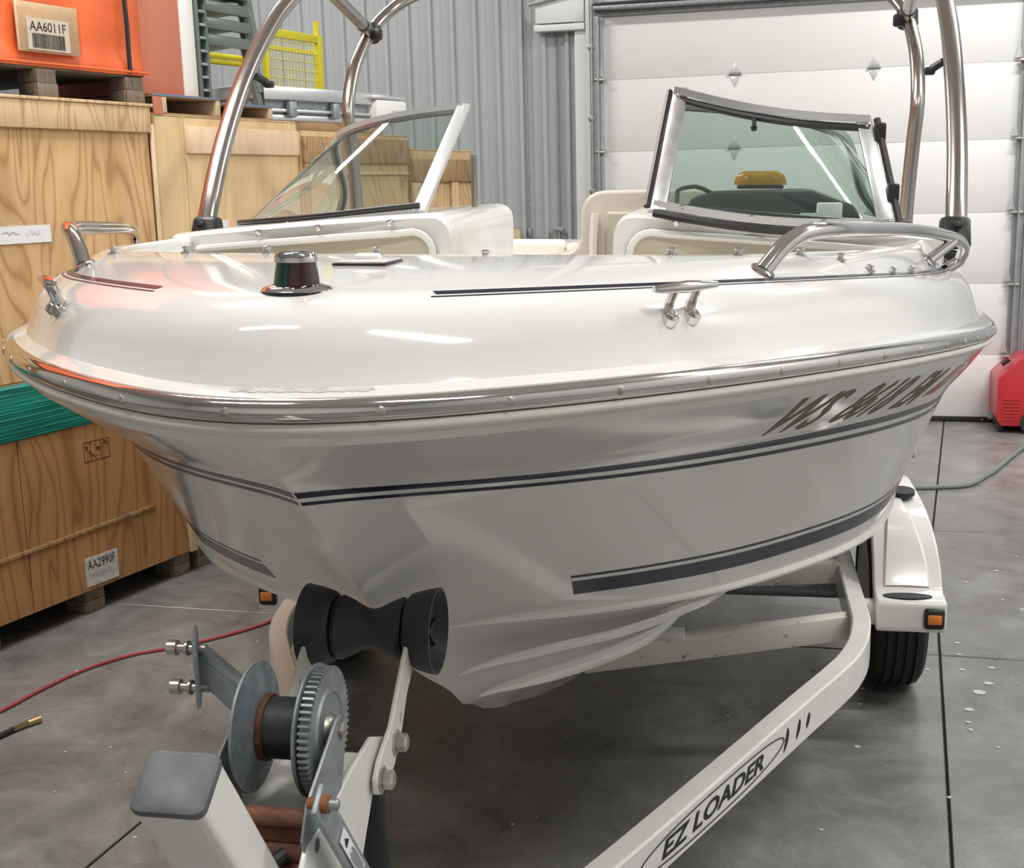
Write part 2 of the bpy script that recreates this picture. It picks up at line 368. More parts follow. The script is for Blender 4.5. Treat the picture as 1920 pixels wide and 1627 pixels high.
def flat_text(name, body, parent, mat, o, ex, ey, w, h, shear=0.0, bold=0.0):
    """text fitted to a w x h box whose lower left corner is o, along ex / ey (local)"""
    V, F, bb = text_geo(body, 1.0, shear, bold); o = np.array(o, float); ex = np.array(ex, float); ey = np.array(ey, float)
    mb = MB().add([o + ex*w*(x-bb[0])/(bb[1]-bb[0]) + ey*h*(y-bb[2])/(bb[3]-bb[2]) for x, y in V], F)
    return mb.obj(name, mat, parent, smooth=0)

# ================================================================== the room
def room_obj(mb, name, mat, kind=True, parent=None, **k):
    o = mb.obj(name, mat, parent, **k)
    if parent is None: o['kind'] = 'structure'
    return o
U3 = np.array([0, 0, 1.])
RX0, RX1, RY0 = -7.5, 3.3, -12.0
ROOM = frame(WB, wd, wn, U3)
def rthing(name):
    o = bpy.data.objects.new(name, None); COL.objects.link(o); o.matrix_world = ROOM; o['kind'] = 'structure'; return o
# floor: a bed with separate slabs, saw-cut joints between them
fl = MB().b2((RX0-0.1, RY0-0.1, -0.30), (RX1+0.1, 0.12, -0.012)).obj('floor', 'joint', None, smooth=0); fl.matrix_world = ROOM; fl['kind'] = 'structure'
FE1 = np.array([math.cos(R(14.1)), -math.sin(R(14.1)), 0]); FE2 = np.array([math.sin(R(18)), math.cos(R(18)), 0]); FO = np.array([1.487, 4.08, 0])
inv = np.array(ROOM.inverted())
c1 = [-9.5, -4.2, -2.08, 0, 2.1, 4.6]; c2 = [-9.6, -3.6, 0, 1.64, 6.4]
for i in range(len(c1)-1):
    for j in range(len(c2)-1):
        g = 0.004
        q = [FO + FE1*x + FE2*y for x, y in ((c1[i]+g, c2[j]+g), (c1[i+1]-g, c2[j]+g), (c1[i+1]-g, c2[j+1]-g), (c1[i]+g, c2[j+1]-g))]
        loc = [(inv @ np.array([*p, 1]))[:3] for p in q]
        # clip to the room
        loc = [np.array([min(max(p[0], RX0), RX1), min(max(p[1], RY0), 0.0), -0.02]) for p in loc]
        if abs(loc[0][0]-loc[1][0]) < 0.05 or abs(loc[0][1]-loc[3][1]) < 0.05: continue
        MB().prism(loc, (0, 0, 0.02)).obj('concrete_slab', 'conc', fl, bevel=0.0025, seg=1)
# ceiling and the walls out of view
for nm, lo, hi, mt in (('ceiling', (RX0, RY0, CEIL), (RX1, 0.1, CEIL+0.1), 'ceil'), ('wall_left', (RX0-0.1, RY0, 0), (RX0, 0.1, CEIL), 'wallw'),
                       ('wall_right', (RX1, RY0, 0), (RX1+0.1, 0.1, CEIL), 'wallw'), ('wall_front', (RX0, RY0-0.1, 0), (RX1, RY0, CEIL), 'wallred')):
    o = MB().b2(lo, hi).obj(nm, mt, None, smooth=0); o.matrix_world = ROOM; o['kind'] = 'structure'
# rear wall: ribbed sheet-metal panels on a plain backing
wb = MB().b2((RX0, 0.06, 0), (-2.62, 0.16, CEIL)).b2((0.3, 0.06, 0), (RX1, 0.16, CEIL)).b2((-2.62, 0.06, 2.86), (0.3, 0.16, CEIL)).obj('wall_back', 'wallm', None, smooth=0)
wb.matrix_world = ROOM; wb['kind'] = 'structure'
def sheet(x0, x1, z0, z1, pitch=0.168, ph=0.0):
    prof = []; x = x0; prof.append((x0, 0.055))
    k = math.ceil((x0-ph)/pitch)
    while True:
        c = ph + k*pitch; k += 1
        if c-0.03 <= x0: continue
        if c+0.03 >= x1: break
        prof += [(c-0.028, 0.055), (c-0.016, 0.028), (c+0.012, 0.028), (c+0.020, 0.055)]
        prof += [(c+pitch*0.45, 0.055), (c+pitch*0.48, 0.051), (c+pitch*0.51, 0.055)] if c+pitch*0.55 < x1 else []
    prof.append((x1, 0.055))
    return MB().grid([[(px, py, z) for px, py in prof] for z in (z0, z1)])
x = -2.64
edges = []
while x > RX0+0.1:
    edges.append((max(RX0, x-0.84), x)); x -= 0.84
for a, b in edges: sheet(a+0.0005, b, 0.0, CEIL-0.01, ph=-3.06).obj('metal_panel', 'wallm', wb, smooth=30)
for a, b in ((0.55, 1.39), (1.39, 2.23), (2.23, 3.07)): sheet(a, b, 0.0, CEIL-0.01, ph=0.62).obj('metal_panel', 'wallm', wb, smooth=30)
sheet(-2.64, 0.55, 2.95, CEIL-0.01, ph=-2.64).obj('metal_panel', 'wallm', wb, smooth=30)
# white trims, header cover, conduit and latch on the wall
t1 = rthing('trim_1')
MB().b2((-2.66, -0.02, 0), (-2.58, 0.07, CEIL-0.02)).obj('jamb_cover', 'trim', t1, bevel=0.004)
MB().b2((-2.575, -0.05, 0), (-2.545, 0.05, CEIL-0.02)).obj('jamb_edge', 'trim', t1, bevel=0.004)
MB().b2((0.42, -0.02, 0), (0.54, 0.07, CEIL-0.02)).obj('jamb_cover', 'trim', t1, bevel=0.004)
MB().tube([(-2.53, -0.055, 0), (-2.53, -0.055, CEIL-0.3)], 0.012, 8).obj('conduit', 'track', t1)
for z in (0.5, 1.0, 1.62, 2.12, 2.6): MB().box((-2.535, -0.05, z), (0.05, 0.04, 0.03)).obj('conduit_clip', 'track', t1, bevel=0.004)
t2 = rthing('trim_2')
MB().b2((-2.94, -0.06, 2.72), (-2.58, 0.03, 2.765)).obj('header_lip', 'trim', t2, bevel=0.006)
MB().b2((-2.93, -0.05, 2.775), (-2.585, 0.03, 2.93)).obj('header_board', 'trim', t2, bevel=0.004)
MB().tube([(-2.97, -0.07, 2.9), (-2.6, -0.075, 2.975)], 0.012, 8).obj('header_rod', 'track', t2)
MB().b2((-2.84, -0.09, 2.965), (-2.70, 0.0, 3.1)).obj('junction_box', 'black', t2, bevel=0.008)
MB().tube([(-3.02, 0.02, 0.0), (-3.02, 0.02, 2.82)], 0.008, 8).obj('wall_rod', 'galvd', t2)
MB().b2((-3.028, 0.0, 1.30), (-3.005, 0.05, 1.36)).obj('rod_bracket', 'galvd', t2, bevel=0.003)
la = rthing('trim_3')
MB().b2((-2.84, -0.012, 1.335), (-2.765, 0.03, 1.365)).obj('latch_plate', 'galv', la, bevel=0.003)
MB().tube([(-2.835, -0.012, 1.34), (-2.838, -0.014, 1.29)], 0.006, 8).obj('latch_hook', 'galv', la)
MB().tube([(-2.795, -0.012, 1.335), (-2.795, -0.014, 1.2)], 0.006, 8).obj('latch_rod', 'galv', la)
MB().b2((-2.798, 0.026, 0.0), (-2.794, 0.058, 2.72)).obj('panel_joint', 'galvd', la)
# overhead door
dr = rthing('door_1')
seams = [0.035, 0.463, 0.943, 1.414, 1.886, 2.376, 2.80]
DL, DRr = -2.46, 0.27
for a, b in zip(seams[:-1], seams[1:]):
    MB().b2((DL, 0.0, a+0.0006), (DRr, 0.05, b-0.0006)).obj('door_panel', 'door', dr, bevel=0.0018, seg=2)
MB().b2((DL, -0.012, 0.002), (DRr, 0.045, 0.036)).obj('bottom_seal', 'black', dr, bevel=0.004)
for z in seams[1:-1]:
    for xx in (-1.552, -0.641):
        h = bpy.data.objects.new('hinge', None)
        mb = MB()
        mb.prism([(xx-0.035, -0.004, z+0.012), (xx+0.035, -0.004, z+0.012), (xx, -0.004, z+0.085)], (0, 0.004, 0))
        mb.prism([(xx-0.035, -0.004, z-0.012), (xx, -0.004, z-0.085), (xx+0.035, -0.004, z-0.012)], (0, 0.004, 0))
        h = mb.obj('hinge_leaf', 'alupaint', dr, bevel=0.001)
        MB().tube([(xx-0.042, -0.012, z), (xx+0.042, -0.012, z)], 0.008, 8).obj('hinge_pin', 'galvd', h)
MB().b2((DL-0.05, -0.03, 2.80), (DRr+0.1, 0.02, 2.835)).obj('top_seal', 'galv', dr, bevel=0.004)
MB().b2((DL-0.05, -0.12, 2.835), (DRr+0.1, 0.02, 2.86)).obj('top_angle', 'galv', dr, bevel=0.004)
MB().b2((DL-0.05, -0.10, 2.86), (DRr+0.1, -0.02, 2.885)).obj('top_strut', 'black', dr, bevel=0.004)
MB().b2((DL-0.02, 0.0, 2.885), (DRr+0.1, 0.05, 3.5)).obj('header_panel', 'trim', dr, bevel=0.004)
for sx, x0 in ((-1, DL), (1, DRr)):
    tr = MB().b2((x0-0.002 if sx > 0 else x0-0.075, -0.02, 0.04), (x0+0.075 if sx > 0 else x0+0.002, 0.0, 3.0)).obj('track_angle', 'track', dr, bevel=0.002)
    cx = x0+sx*0.045
    pr = [(cx-0.025, -0.09), (cx-0.025, -0.05), (cx+0.025, -0.05), (cx+0.025, -0.09), (cx+0.018, -0.09), (cx+0.018, -0.057), (cx-0.018, -0.057), (cx-0.018, -0.09)]
    MB().prism([(px, py, 0.05) for px, py in pr], (0, 0, 2.75)).obj('track_channel', 'track', dr)
    for z in seams[1:-1]:
        e = MB().b2((x0-0.055 if sx < 0 else x0-0.02, -0.075, z-0.007), (x0+0.02 if sx < 0 else x0+0.055, -0.02, z+0.007)).obj('roller_bracket', 'zinc', dr, bevel=0.003)
        MB().prism([(x0-0.04, -0.022, z+0.02), (x0+0.005, -0.022, z+0.02), (x0-0.012, -0.022, z+0.1)], (0, -0.004, 0)).obj('end_hinge', 'alupaint', e)
MB().b2((DRr-0.10, -0.05, 0.03), (DRr+0.03, -0.02, 0.055)).obj('bottom_bracket', 'galv', dr, bevel=0.003)
for xx in (-0.13, -0.08): MB().lathe((DRr+xx, -0.014, 0.02), (0, -1, 0), [(0.006, 0), (0.006, 0.005)], 8).obj('seal_screw', 'zinc', dr)
MB().tube([(0.36, -0.03, 0.02), (0.36, -0.03, 3.0)], 0.018, 10).obj('side_pipe', 'track', dr)

# ================================================================== crates on the left
CA = np.array([-1.927, 4.341, 0.]); CD = R(26.9)
cd = np.array([math.sin(CD), math.cos(CD), 0]); cn = np.array([-cd[1], cd[0], 0])
def CF(t, o=0.0, z=0.0): return frame(CA + cd*t + cn*o + U3*z, cd, cn, U3)
def crate(t0, t1, z0, z1, depth, sheets, mats, label, top_board=None, post=None, blocks=None, group='stacked plywood crates', o=0.0, boardmat='board'):
    c = thing('plywood_crate', CF(t0, o, z0), label, 'crate', group); L = t1-t0; H = z1-z0
    zb = 0.0
    if blocks is not None:
        zb = 0.10
        for bx in blocks:
            for yy in (0.02, depth-0.12):
                b = MB().b2((bx-t0-0.05, yy, 0.0), (bx-t0+0.05, yy+0.12, 0.05)).obj('pallet_block', 'block', c, bevel=0.004)
                MB().b2((bx-t0-0.05, yy, 0.051), (bx-t0+0.05, yy+0.12, 0.10)).obj('pallet_block', 'block', c, bevel=0.004)
        MB().b2((0, 0.02, 0.092), (L, depth, 0.104)).obj('pallet_deck', 'block', c)
    MB().b2((0.012, 0.02, zb), (L-0.012, depth, H)).obj('box_core', 'boardd', c)
    xs = [0]+[s-t0 for s in sheets]+[L]
    for i, (a, b) in enumerate(zip(xs[:-1], xs[1:])):
        MB().b2((a+0.002, 0.0, zb), (b-0.002, 0.02, H-0.002)).obj('plywood_sheet', mats[i % len(mats)], c, bevel=0.002, seg=1)
    for xx in (0.0, L-0.012): MB().b2((xx, 0.0, zb), (xx+0.012, depth, H)).obj('end_sheet', mats[0], c, bevel=0.002, seg=1)
    MB().b2((0, 0, H-0.012), (L, depth, H)).obj('lid_sheet', mats[0], c, bevel=0.002, seg=1)
    if top_board:
        for (a, b, za, zc, yo, mt) in top_board: MB().b2((a-t0, -yo, za-z0), (b-t0, 0.0, zc-z0)).obj('batten', mt, c, bevel=0.004)
    return c
# column nearest the camera
k1 = crate(-1.0, 1.09, 0.0, 0.988, 1.1, [0.172], ['plyB', 'plyB'], 'brown plywood crate on wooden blocks wrapped in green film, with a torn code label', None, blocks=[-0.93, -0.03, 0.50, 1.02])
MB().b2((-0.012, -0.012, 0.775), (2.102, 1.11, 0.985)).obj('stretch_wrap', 'teal', k1, bevel=0.01, label='green stretch wrap round the top of the crate')
for i in range(16):
    z = 0.785+i*0.0125; a = random.uniform(-0.006, 0.006)
    MB().tube([(0.3, -0.014, z+a), (1.4, -0.0155, z-a), (2.1, -0.014, z)], 0.0012+0.001*random.random(), 5).obj('wrap_fold', 'teal', k1)
MB().box((1.43, -0.003, 0.35), (0.85, 0.010, 0.012), ax=[(math.cos(-0.02), 0, 0.02), (0, 1, 0), (-0.02, 0, 1)]).obj('splinter_strip', 'boardd', k1)
MB().b2((2.045, -0.018, 0.10), (2.088, 0.0, 0.48)).obj('corner_batten', 'boardp', k1, bevel=0.003)
def code_label(par, x0, z0, w_, h_, text, y=-0.003, paper='paper', torn=False):
    lb = MB().b2((x0, y, z0), (x0+w_, y+0.003, z0+h_)).obj('paper_label', paper, par)
    flat_text('label_code', text, lb, 'ink', (x0+0.06*w_, y-0.0012, z0+0.60*h_), (1, 0, 0), (0, 0, 1), w_*0.86, h_*0.30)
    mb = MB(); xx = x0+0.10*w_; rr = random.Random(3)
    top = 0.52
    while xx < x0+0.88*w_:
        bw = rr.choice((0.006, 0.010, 0.016))*w_
        if not (torn and rr.random() < 0.45): mb.b2((xx, y-0.001, z0+(0.28 if torn else 0.06)*h_), (xx+bw, y, z0+(0.45 if torn else top)*h_))
        xx += bw+rr.choice((0.008, 0.012))*w_
    mb.obj('barcode', 'inkl' if torn else 'ink', lb, smooth=0)
    return lb
code_label(k1, 1.44, 0.118, 0.175, 0.118, 'AA2990F', -0.004, 'paperd', True)
# ink stamp on the lower crate
mb = MB()
for (a, b, c_, d_) in ((1.49, 1.63, 0.70, 0.703), (1.49, 1.63, 0.622, 0.625), (1.49, 1.493, 0.622, 0.703), (1.525, 1.528, 0.622, 0.703), (1.58, 1.583, 0.622, 0.703), (1.627, 1.63, 0.622, 0.703)): mb.b2((a, -0.0012, c_), (b, 0.0, d_))
for i in range(26):
    a = 1.496+0.126*random.random(); z = 0.632+0.06*random.random(); mb.b2((a, -0.0012, z), (a+random.choice((0.003, 0.009)), 0.0, z+random.choice((0.003, 0.012))))
mb.obj('ink_stamp', 'inkb', k1, smooth=0)
k2 = crate(-1.0, 1.0, 0.99, 2.03, 1.08, [], ['plyA'], 'knotty plywood crate with a handwritten paper note, standing on the green wrapped crate',
           [(-1.0, 1.0, 1.915, 2.018, 0.022, 'board')])
MB().b2((-0.02, -0.03, 1.028), (2.01, 1.1, 1.040)).obj('lid_edge', 'board', k2, bevel=0.002)
nt = MB().b2((0.95, -0.004, 0.508), (1.43, -0.001, 0.572)).obj('paper_note', 'paper', k2)
mb = MB()
rr = random.Random(5)
def scribble(x0, x1, zc, h_, nn, rad):
    pts = [(x0+(x1-x0)*i/nn, -0.0045, zc+h_*(rr.random()-0.5)) for i in range(nn+1)]
    return Crv(pts).pts(nn*4)
MB().tube(scribble(1.20, 1.28, 0.545, 0.012, 14, 1), 0.0008, 4).obj('handwriting', 'ink', nt)
MB().tube(scribble(1.31, 1.38, 0.545, 0.022, 14, 1), 0.0009, 4).obj('handwriting', 'inkl', nt)
# second column
k3 = crate(1.12, 2.6, 0.0, 0.985, 1.05, [1.9], ['plyB'], 'plain brown plywood crate on blocks beside the green wrapped crate', None, blocks=[1.17, 1.85, 2.5])
k4 = crate(1.03, 2.03, 0.99, 1.995, 1.05, [1.22], ['plyC', 'plyC'], 'pale smooth plywood crate with a pale batten and a corner strip',
           [(1.222, 2.02, 1.835, 1.95, 0.018, 'boardp'), (1.005, 1.028, 0.99, 1.95, 0.012, 'boardp')])
MB().b2((0.30, -0.003, 0.475), (0.44, 0.0, 0.555)).obj('paper_note', 'paper', k4)
# third column, seen through the windscreen
k5 = crate(2.05, 3.05, 0.99, 1.955, 1.05, [2.35], ['plyC', 'plyD'], 'pale plywood crate framed with tan boards, seen through the windscreen',
           [(2.06, 3.04, 1.80, 1.93, 0.02, 'boardd'), (2.30, 3.04, 1.74, 1.76, 0.014, 'board'), (2.06, 2.10, 0.99, 1.80, 0.016, 'boardd')])
k6 = crate(3.08, 3.80, 0.99, 1.885, 1.05, [], ['plyD'], 'weathered plywood crate with a dark stained top board at the end of the row',
           [(3.08, 3.80, 1.70, 1.83, 0.025, 'boardd'), (3.08, 3.16, 0.99, 1.70, 0.02, 'board'), (3.52, 3.60, 0.99, 1.70, 0.018, 'board')])
k7 = crate(2.63, 3.80, 0.0, 0.985, 1.05, [3.2], ['plyB'], 'dark plywood crate on blocks at the far end of the bottom row', None, blocks=[2.7, 3.2, 3.7])

# orange tarp bag on a pallet on top of the first column
bag = thing('tarp_bag', CF(-1.0, 0.0, 2.031), 'orange tarpaulin bag with a clear label pocket on a dark wooden pallet', 'bag')
for bx in (1.47, 1.93, 0.5):
    for yy in (-0.02, 0.9):
        MB().b2((bx-0.05, yy, 0.0), (bx+0.05, yy+0.1, 0.05)).obj('pallet_block', 'block', bag, bevel=0.004)
        MB().b2((bx-0.048, yy+0.004, 0.0505), (bx+0.048, yy+0.1, 0.10)).obj('pallet_block', 'block', bag, bevel=0.004)
MB().b2((0, 0.0, 0.10), (1.99, 1.05, 0.112)).obj('pallet_deck', 'block', bag, bevel=0.002)
# fabric body with soft folds
rows = []
for i in range(25):
    z = 0.108 + 0.95*i/24
    row = []
    for j in range(121):
        q = j/120; per = 2*(2.0+1.05); s_ = q*per
        if s_ < 2.0: x, y, nx, ny = s_, 0, 0, -1
        elif s_ < 3.05: x, y, nx, ny = 2.0, s_-2.0, 1, 0
        elif s_ < 5.05: x, y, nx, ny = 2.0-(s_-3.05), 1.05, 0, 1
        else: x, y, nx, ny = 0, 1.05-(s_-5.05), -1, 0
        bulge = 0.02*math.sin(math.pi*i/24) + 0.006*math.sin(7*x+3*z) + 0.005*math.sin(17*x-9*z+y*5) + (0.012 if i < 2 else 0)
        row.append((x+nx*bulge, y+ny*bulge, z))
    rows.append(row)
MB().grid(rows).obj('fabric_cover', 'orange', bag, smooth=60)
MB().b2((0.02, 0.02, 1.04), (1.98, 1.03, 1.06)).obj('fabric_top', 'orange', bag)
MB().tube([(1.87, -0.02, 1.05), (1.865, -0.045, 0.8), (1.875, -0.046, 0.5), (1.885, -0.042, 0.3), (1.895, -0.03, 0.112)], 0.009, 8).obj('seam_gap', 'black', bag)
MB().tube([(0.0, -0.035, 0.118), (1.0, -0.036, 0.116), (1.99, -0.034, 0.118)], 0.006, 6).obj('hem', 'orange', bag)
pk = MB().b2((1.335, -0.036, 0.155), (1.63, -0.030, 0.33)).obj('label_pocket', 'carde', bag, bevel=0.002)
code_label(pk, 1.378, 0.163, 0.20, 0.112, 'AA6011F', -0.041)
MB().grid([[(1.335, -0.045, 0.155), (1.63, -0.045, 0.155)], [(1.335, -0.045, 0.33), (1.63, -0.045, 0.33)]]).obj('clear_film', 'clear', pk)

# things standing on the second column
TOP2 = 1.995
tr1 = thing('cardboard_tray', CF(1.04, 0.0, TOP2), 'open cardboard tray with a blue edge under the salmon panel', 'tray', 'trays on the crates')
def tray(par, L, D, H, cols):
    MB().b2((0, 0, 0), (L, D, 0.006)).obj('tray_base', 'card', par)
    t = MB().b2((0, 0, H-0.008), (L, D, H)).obj('tray_top', 'card', par)
    MB().b2((0, -0.004, H-0.004), (L, 0.0, H+0.004)).obj('blue_edge', 'blue', t)
    for x_ in cols: MB().b2((x_-0.014, -0.003, 0.006), (x_+0.014, D, H-0.008)).obj('tray_wall', 'carde', par, bevel=0.002)
    MB().b2((0.01, D-0.01, 0.006), (L-0.01, D, H-0.008)).obj('tray_back', 'card', par)
tray(tr1, 0.43, 0.6, 0.078, (0.07, 0.415))
MB().b2((0.0, -0.004, 0.0), (0.056, 0.0, 0.07)).obj('tray_flap', 'salmon', tr1)
tr2 = thing('cardboard_tray', CF(1.485, 0.0, TOP2), 'open cardboard tray beside the grey chairs, its front edge torn', 'tray', 'trays on the crates')
tray(tr2, 0.36, 0.62, 0.062, (0.345,))
pn = thing('panel_box', CF(1.045, 0.05, TOP2+0.083), 'tall box with a salmon side and a white edge standing on the cardboard tray', 'box')
MB().b2((0, 0, 0), (0.255, 0.5, 1.05)).obj('box_side', 'salmon', pn, bevel=0.004)
MB().b2((0.257, -0.004, 0), (0.345, 0.5, 1.05)).obj('box_edge', 'white', pn, bevel=0.004)
# stack of resin chairs
CHZ = TOP2+0.063
def make_chair():
    c = thing('resin_chair', CF(1.575, 0.10, CHZ), 'grey green resin chair at the bottom of the stack, its legs on the cardboard tray', 'chair', 'stacked resin chairs')
    rowsS = [[(x_, y_, 0.29+0.012*math.cos(6*x_)-0.02*(y_/0.42)) for x_ in np.linspace(-0.06, 0.26, 7)] for y_ in np.linspace(0.0, 0.42, 6)]
    MB().grid(rowsS).obj('seat', 'chair', c, shell=0.012)
    bk = [[(x_, 0.40+0.10*q, 0.29+0.36*q) for x_ in np.linspace(-0.05, 0.25, 6)] for q in np.linspace(0, 1, 5)]
    MB().grid(bk).obj('backrest', 'chair', c, shell=0.012)
    fr = MB().b2((-0.055, -0.016, 0.258), (0.255, 0.004, 0.310)).obj('front_apron', 'chair', c, bevel=0.012)
    for x_, y_, dx, dy in ((-0.05, 0.01, -0.02, -0.02), (0.25, 0.01, 0.05, -0.02), (-0.05, 0.42, -0.02, 0.06), (0.25, 0.42, 0.05, 0.06)):
        pr = [(-0.022, -0.008), (0.022, -0.008), (0.022, 0.0), (-0.014, 0.0), (-0.014, 0.024), (-0.022, 0.024)]
        MB().grid([[(x_+a, y_+b, 0.29) for a, b in pr], [(x_+dx+a*0.8, y_+dy+b*0.8, 0.0) for a, b in pr]], closed_v=True).obj('leg', 'chair', c)
    for s_ in (0, 1):
        x_ = -0.06+0.32*s_
        MB().tube(Crv([(x_, 0.03, 0.29), (x_-0.01+0.02*s_, 0.0, 0.43), (x_-0.01+0.02*s_, 0.05, 0.49), (x_, 0.30, 0.51), (x_, 0.46, 0.49)]).pts(14), 0.014, 6).obj('armrest', 'chair', c)
    return c
ch0 = make_chair()
CHL = ['second', 'third', 'fourth', 'fifth']
for i in range(1, 5):
    c = ch0.copy(); c['label'] = 'grey green resin chair, %s from the bottom of the stack on the tray' % CHL[i-1]; COL.objects.link(c); mw = ch0.matrix_world.copy(); mw.translation = mw.translation + Vector((0, 0, 0.073*i)); c.matrix_world = mw
    for k in list(ch0.children):
        d = k.copy(); COL.objects.link(d); d.parent = c
# slotted dark rail beside the chairs
rk = thing('slotted_rail', CF(1.395, 0.03, TOP2+0.08), 'dark slotted plastic rail standing between the white box edge and the chairs', 'rail')
MB().b2((0.0, 0.03, 0), (0.055, 0.055, 1.0)).obj('rail_back', 'chair', rk, bevel=0.003)
MB().b2((0.0, 0.0, 0), (0.008, 0.03, 1.0)).obj('rail_side', 'chair', rk, bevel=0.002)
MB().b2((0.05, 0.0, 0), (0.057, 0.03, 1.0)).obj('rail_side', 'chair', rk, bevel=0.002)
for i in range(18): MB().b2((0.009, -0.004, 0.03+0.0555*i), (0.049, 0.03, 0.042+0.0555*i)).obj('rail_rung', 'galv', rk, bevel=0.003)
# yellow guard gate behind
gt = thing('guard_gate', CF(1.76, 0.66, 1.957), 'yellow steel guard gate with a wire mesh panel standing behind the chairs', 'gate')
g0, g1, gz0, gz1 = 0.95, 1.475, 0.0, 0.575
def bar(n_, a, b, r_=0.014, m_='yellow', par=None): return MB().tube([a, b], r_, 8).obj(n_, m_, par or gt)
MB().b2((g1-0.045, 0, 0), (g1, 0.04, 0.60)).obj('gate_post', 'yellow', gt, bevel=0.005)
bar('post_cap', (g1-0.03, 0.02, 0.60), (g1-0.03, 0.02, 0.68), 0.017)
MB().b2((g0-0.02, 0, 0), (g0+0.01, 0.03, 0.60)).obj('gate_post', 'yellow', gt, bevel=0.005)
MB().b2((g0-0.02, 0.002, 0.555), (g1, 0.032, 0.60)).obj('top_rail', 'yellow', gt, bevel=0.005)
MB().b2((g0, 0.04, 0.49), (g1-0.04, 0.06, 0.515)).obj('mid_rail', 'yellow', gt, bevel=0.004)
MB().b2((g0, 0.04, 0.27), (g1-0.04, 0.06, 0.295)).obj('mid_rail', 'yellow', gt, bevel=0.004)
for i in range(17): bar('mesh_wire', (g0+0.03*(i+1)-0.01, 0.02, 0.0), (g0+0.03*(i+1)-0.01, 0.02, 0.555), 0.0028, 'yelp')
for i in range(11): bar('mesh_wire', (g0, 0.016, 0.04+0.05*i), (g1-0.04, 0.016, 0.04+0.05*i), 0.0028, 'yelp')
for z in (0.415, 0.385, 0.235, 0.165):
    bar('step_rung', (0.40, 0.03, z), (0.75, 0.03, z+0.004), 0.014)
bar('step_side', (0.76, 0.03, 0.42), (0.80, 0.03, 0.0), 0.012); bar('step_side', (0.385, 0.03, 0.42), (0.385, 0.03, 0.0), 0.012)
# folded aluminium frame bundle lying across the crates
o0 = CA + cd*1.90 + cn*0.16 + U3*(TOP2+0.014); o1 = CA + cd*2.96 - cn*0.02 + U3*(TOP2+0.014)
ax_ = o1-o0; al_len = np.linalg.norm(ax_); ax_ /= al_len; ay_ = np.cross(U3, ax_)
al = thing('aluminium_bundle', frame(o0, ax_, ay_, U3), 'folded aluminium frame strapped with a black band, lying across the pale crates', 'frame')
MB().b2((0, 0, 0.10), (al_len-0.08, 0.30, 0.165)).obj('upper_beam', 'alu', al, bevel=0.006)
MB().b2((0, 0.02, 0.0), (al_len-0.02, 0.28, 0.03)).obj('lower_beam', 'alu', al, bevel=0.005)
MB().b2((0, 0.01, 0.042), (al_len-0.1, 0.26, 0.058)).obj('inner_rail', 'alu', al, bevel=0.004)
MB().b2((0, 0.03, 0.03), (al_len-0.2, 0.25, 0.10)).obj('core_web', 'galvd', al)
for xx in (0.24, 0.55): MB().b2((xx, -0.01, 0.02), (xx+0.05, 0.02, 0.095)).obj('hinge_bracket', 'galv', al, bevel=0.004)
MB().b2((0.06, -0.012, -0.012), (0.072, 0.31, 0.172)).obj('strap', 'black', al, bevel=0.002)
MB().b2((0.22, 0.02, -0.052), (al_len-0.12, 0.28, 0.0)).obj('cardboard_support', 'card', al, bevel=0.003)
e_ = MB().b2((al_len-0.22, -0.03, 0.02), (al_len+0.03, 0.24, 0.13)).obj('wrapped_end', 'white', al, bevel=0.02)
MB().b2((al_len-0.10, -0.035, 0.035), (al_len-0.03, -0.03, 0.075)).obj('end_label', 'paperd', e_)
MB().b2((al_len-0.25, -0.025, 0.13), (al_len+0.02, 0.24, 0.15)).obj('end_cap', 'alu', al, bevel=0.004)
# wooden block on a ledge against the rear wall
wbk = thing('wood_post', frame(RW(-3.11, -0.06, 0), wd, wn, U3), 'short light wooden post leaning against the ribbed wall behind the boat', 'post')
MB().b2((-0.035, 0, 0), (0.035, 0.04, 1.36)).obj('post_body', 'wood', wbk, bevel=0.003)

# ================================================================== floor things
def floor_curve(pts, rad, n=60): return Crv([(x_, y_, rad) for x_, y_ in pts]).pts(n)
h1 = MB().tube(floor_curve([(-2.6, 2.6), (-1.95, 3.45), (-1.71, 3.791), (-1.646, 3.948), (-1.559, 4.121), (-1.414, 4.273), (-1.266, 4.343), (-1.119, 4.443), (-0.982, 4.579), (-0.86, 4.80), (-0.65, 5.3)], 0.0065, 80), 0.0065, 8).obj('air_hose', 'redhose')
tag(h1, 'thin red air hose snaking over the concrete from the trailer', 'hose')
h2 = thing('hose_end', Matrix.Identity(4), 'black hose with a brass fitting ending on the floor', 'hose')
MB().tube(floor_curve([(-2.3, 2.75), (-1.85, 3.30), (-1.631, 3.594), (-1.60, 3.648)], 0.010, 30), 0.009, 10).obj('hose_tube', 'black', h2)
MB().tube([(-1.607, 3.638, 0.010), (-1.575, 3.680, 0.0115)], 0.0105, 6).obj('ferrule', 'brass', h2)
MB().tube([(-1.575, 3.680, 0.0115), (-1.545, 3.712, 0.012)], 0.012, 10).obj('fitting', 'brass', h2)
h3 = MB().tube(floor_curve([(1.2, 6.5), (1.8, 6.46), (2.098, 6.438), (2.237, 6.423), (2.416, 6.439), (2.646, 6.663), (2.917, 7.041), (3.25, 7.52)], 0.013, 60), 0.013, 8).obj('water_hose', 'greyhose')
tag(h3, 'grey green hose curving over the floor behind the trailer wheel', 'hose')
sc = MB().b2((-0.022, -0.012, 0), (0.022, 0.012, 0.004)).obj('wrapper_scrap', 'violet'); sc.location = (-1.195, 4.29, 0.0); sc.rotation_euler = (0, 0, 0.5)
tag(sc, 'small violet plastic scrap beside the red hose', 'scrap')
mb = MB(); rr = random.Random(11)
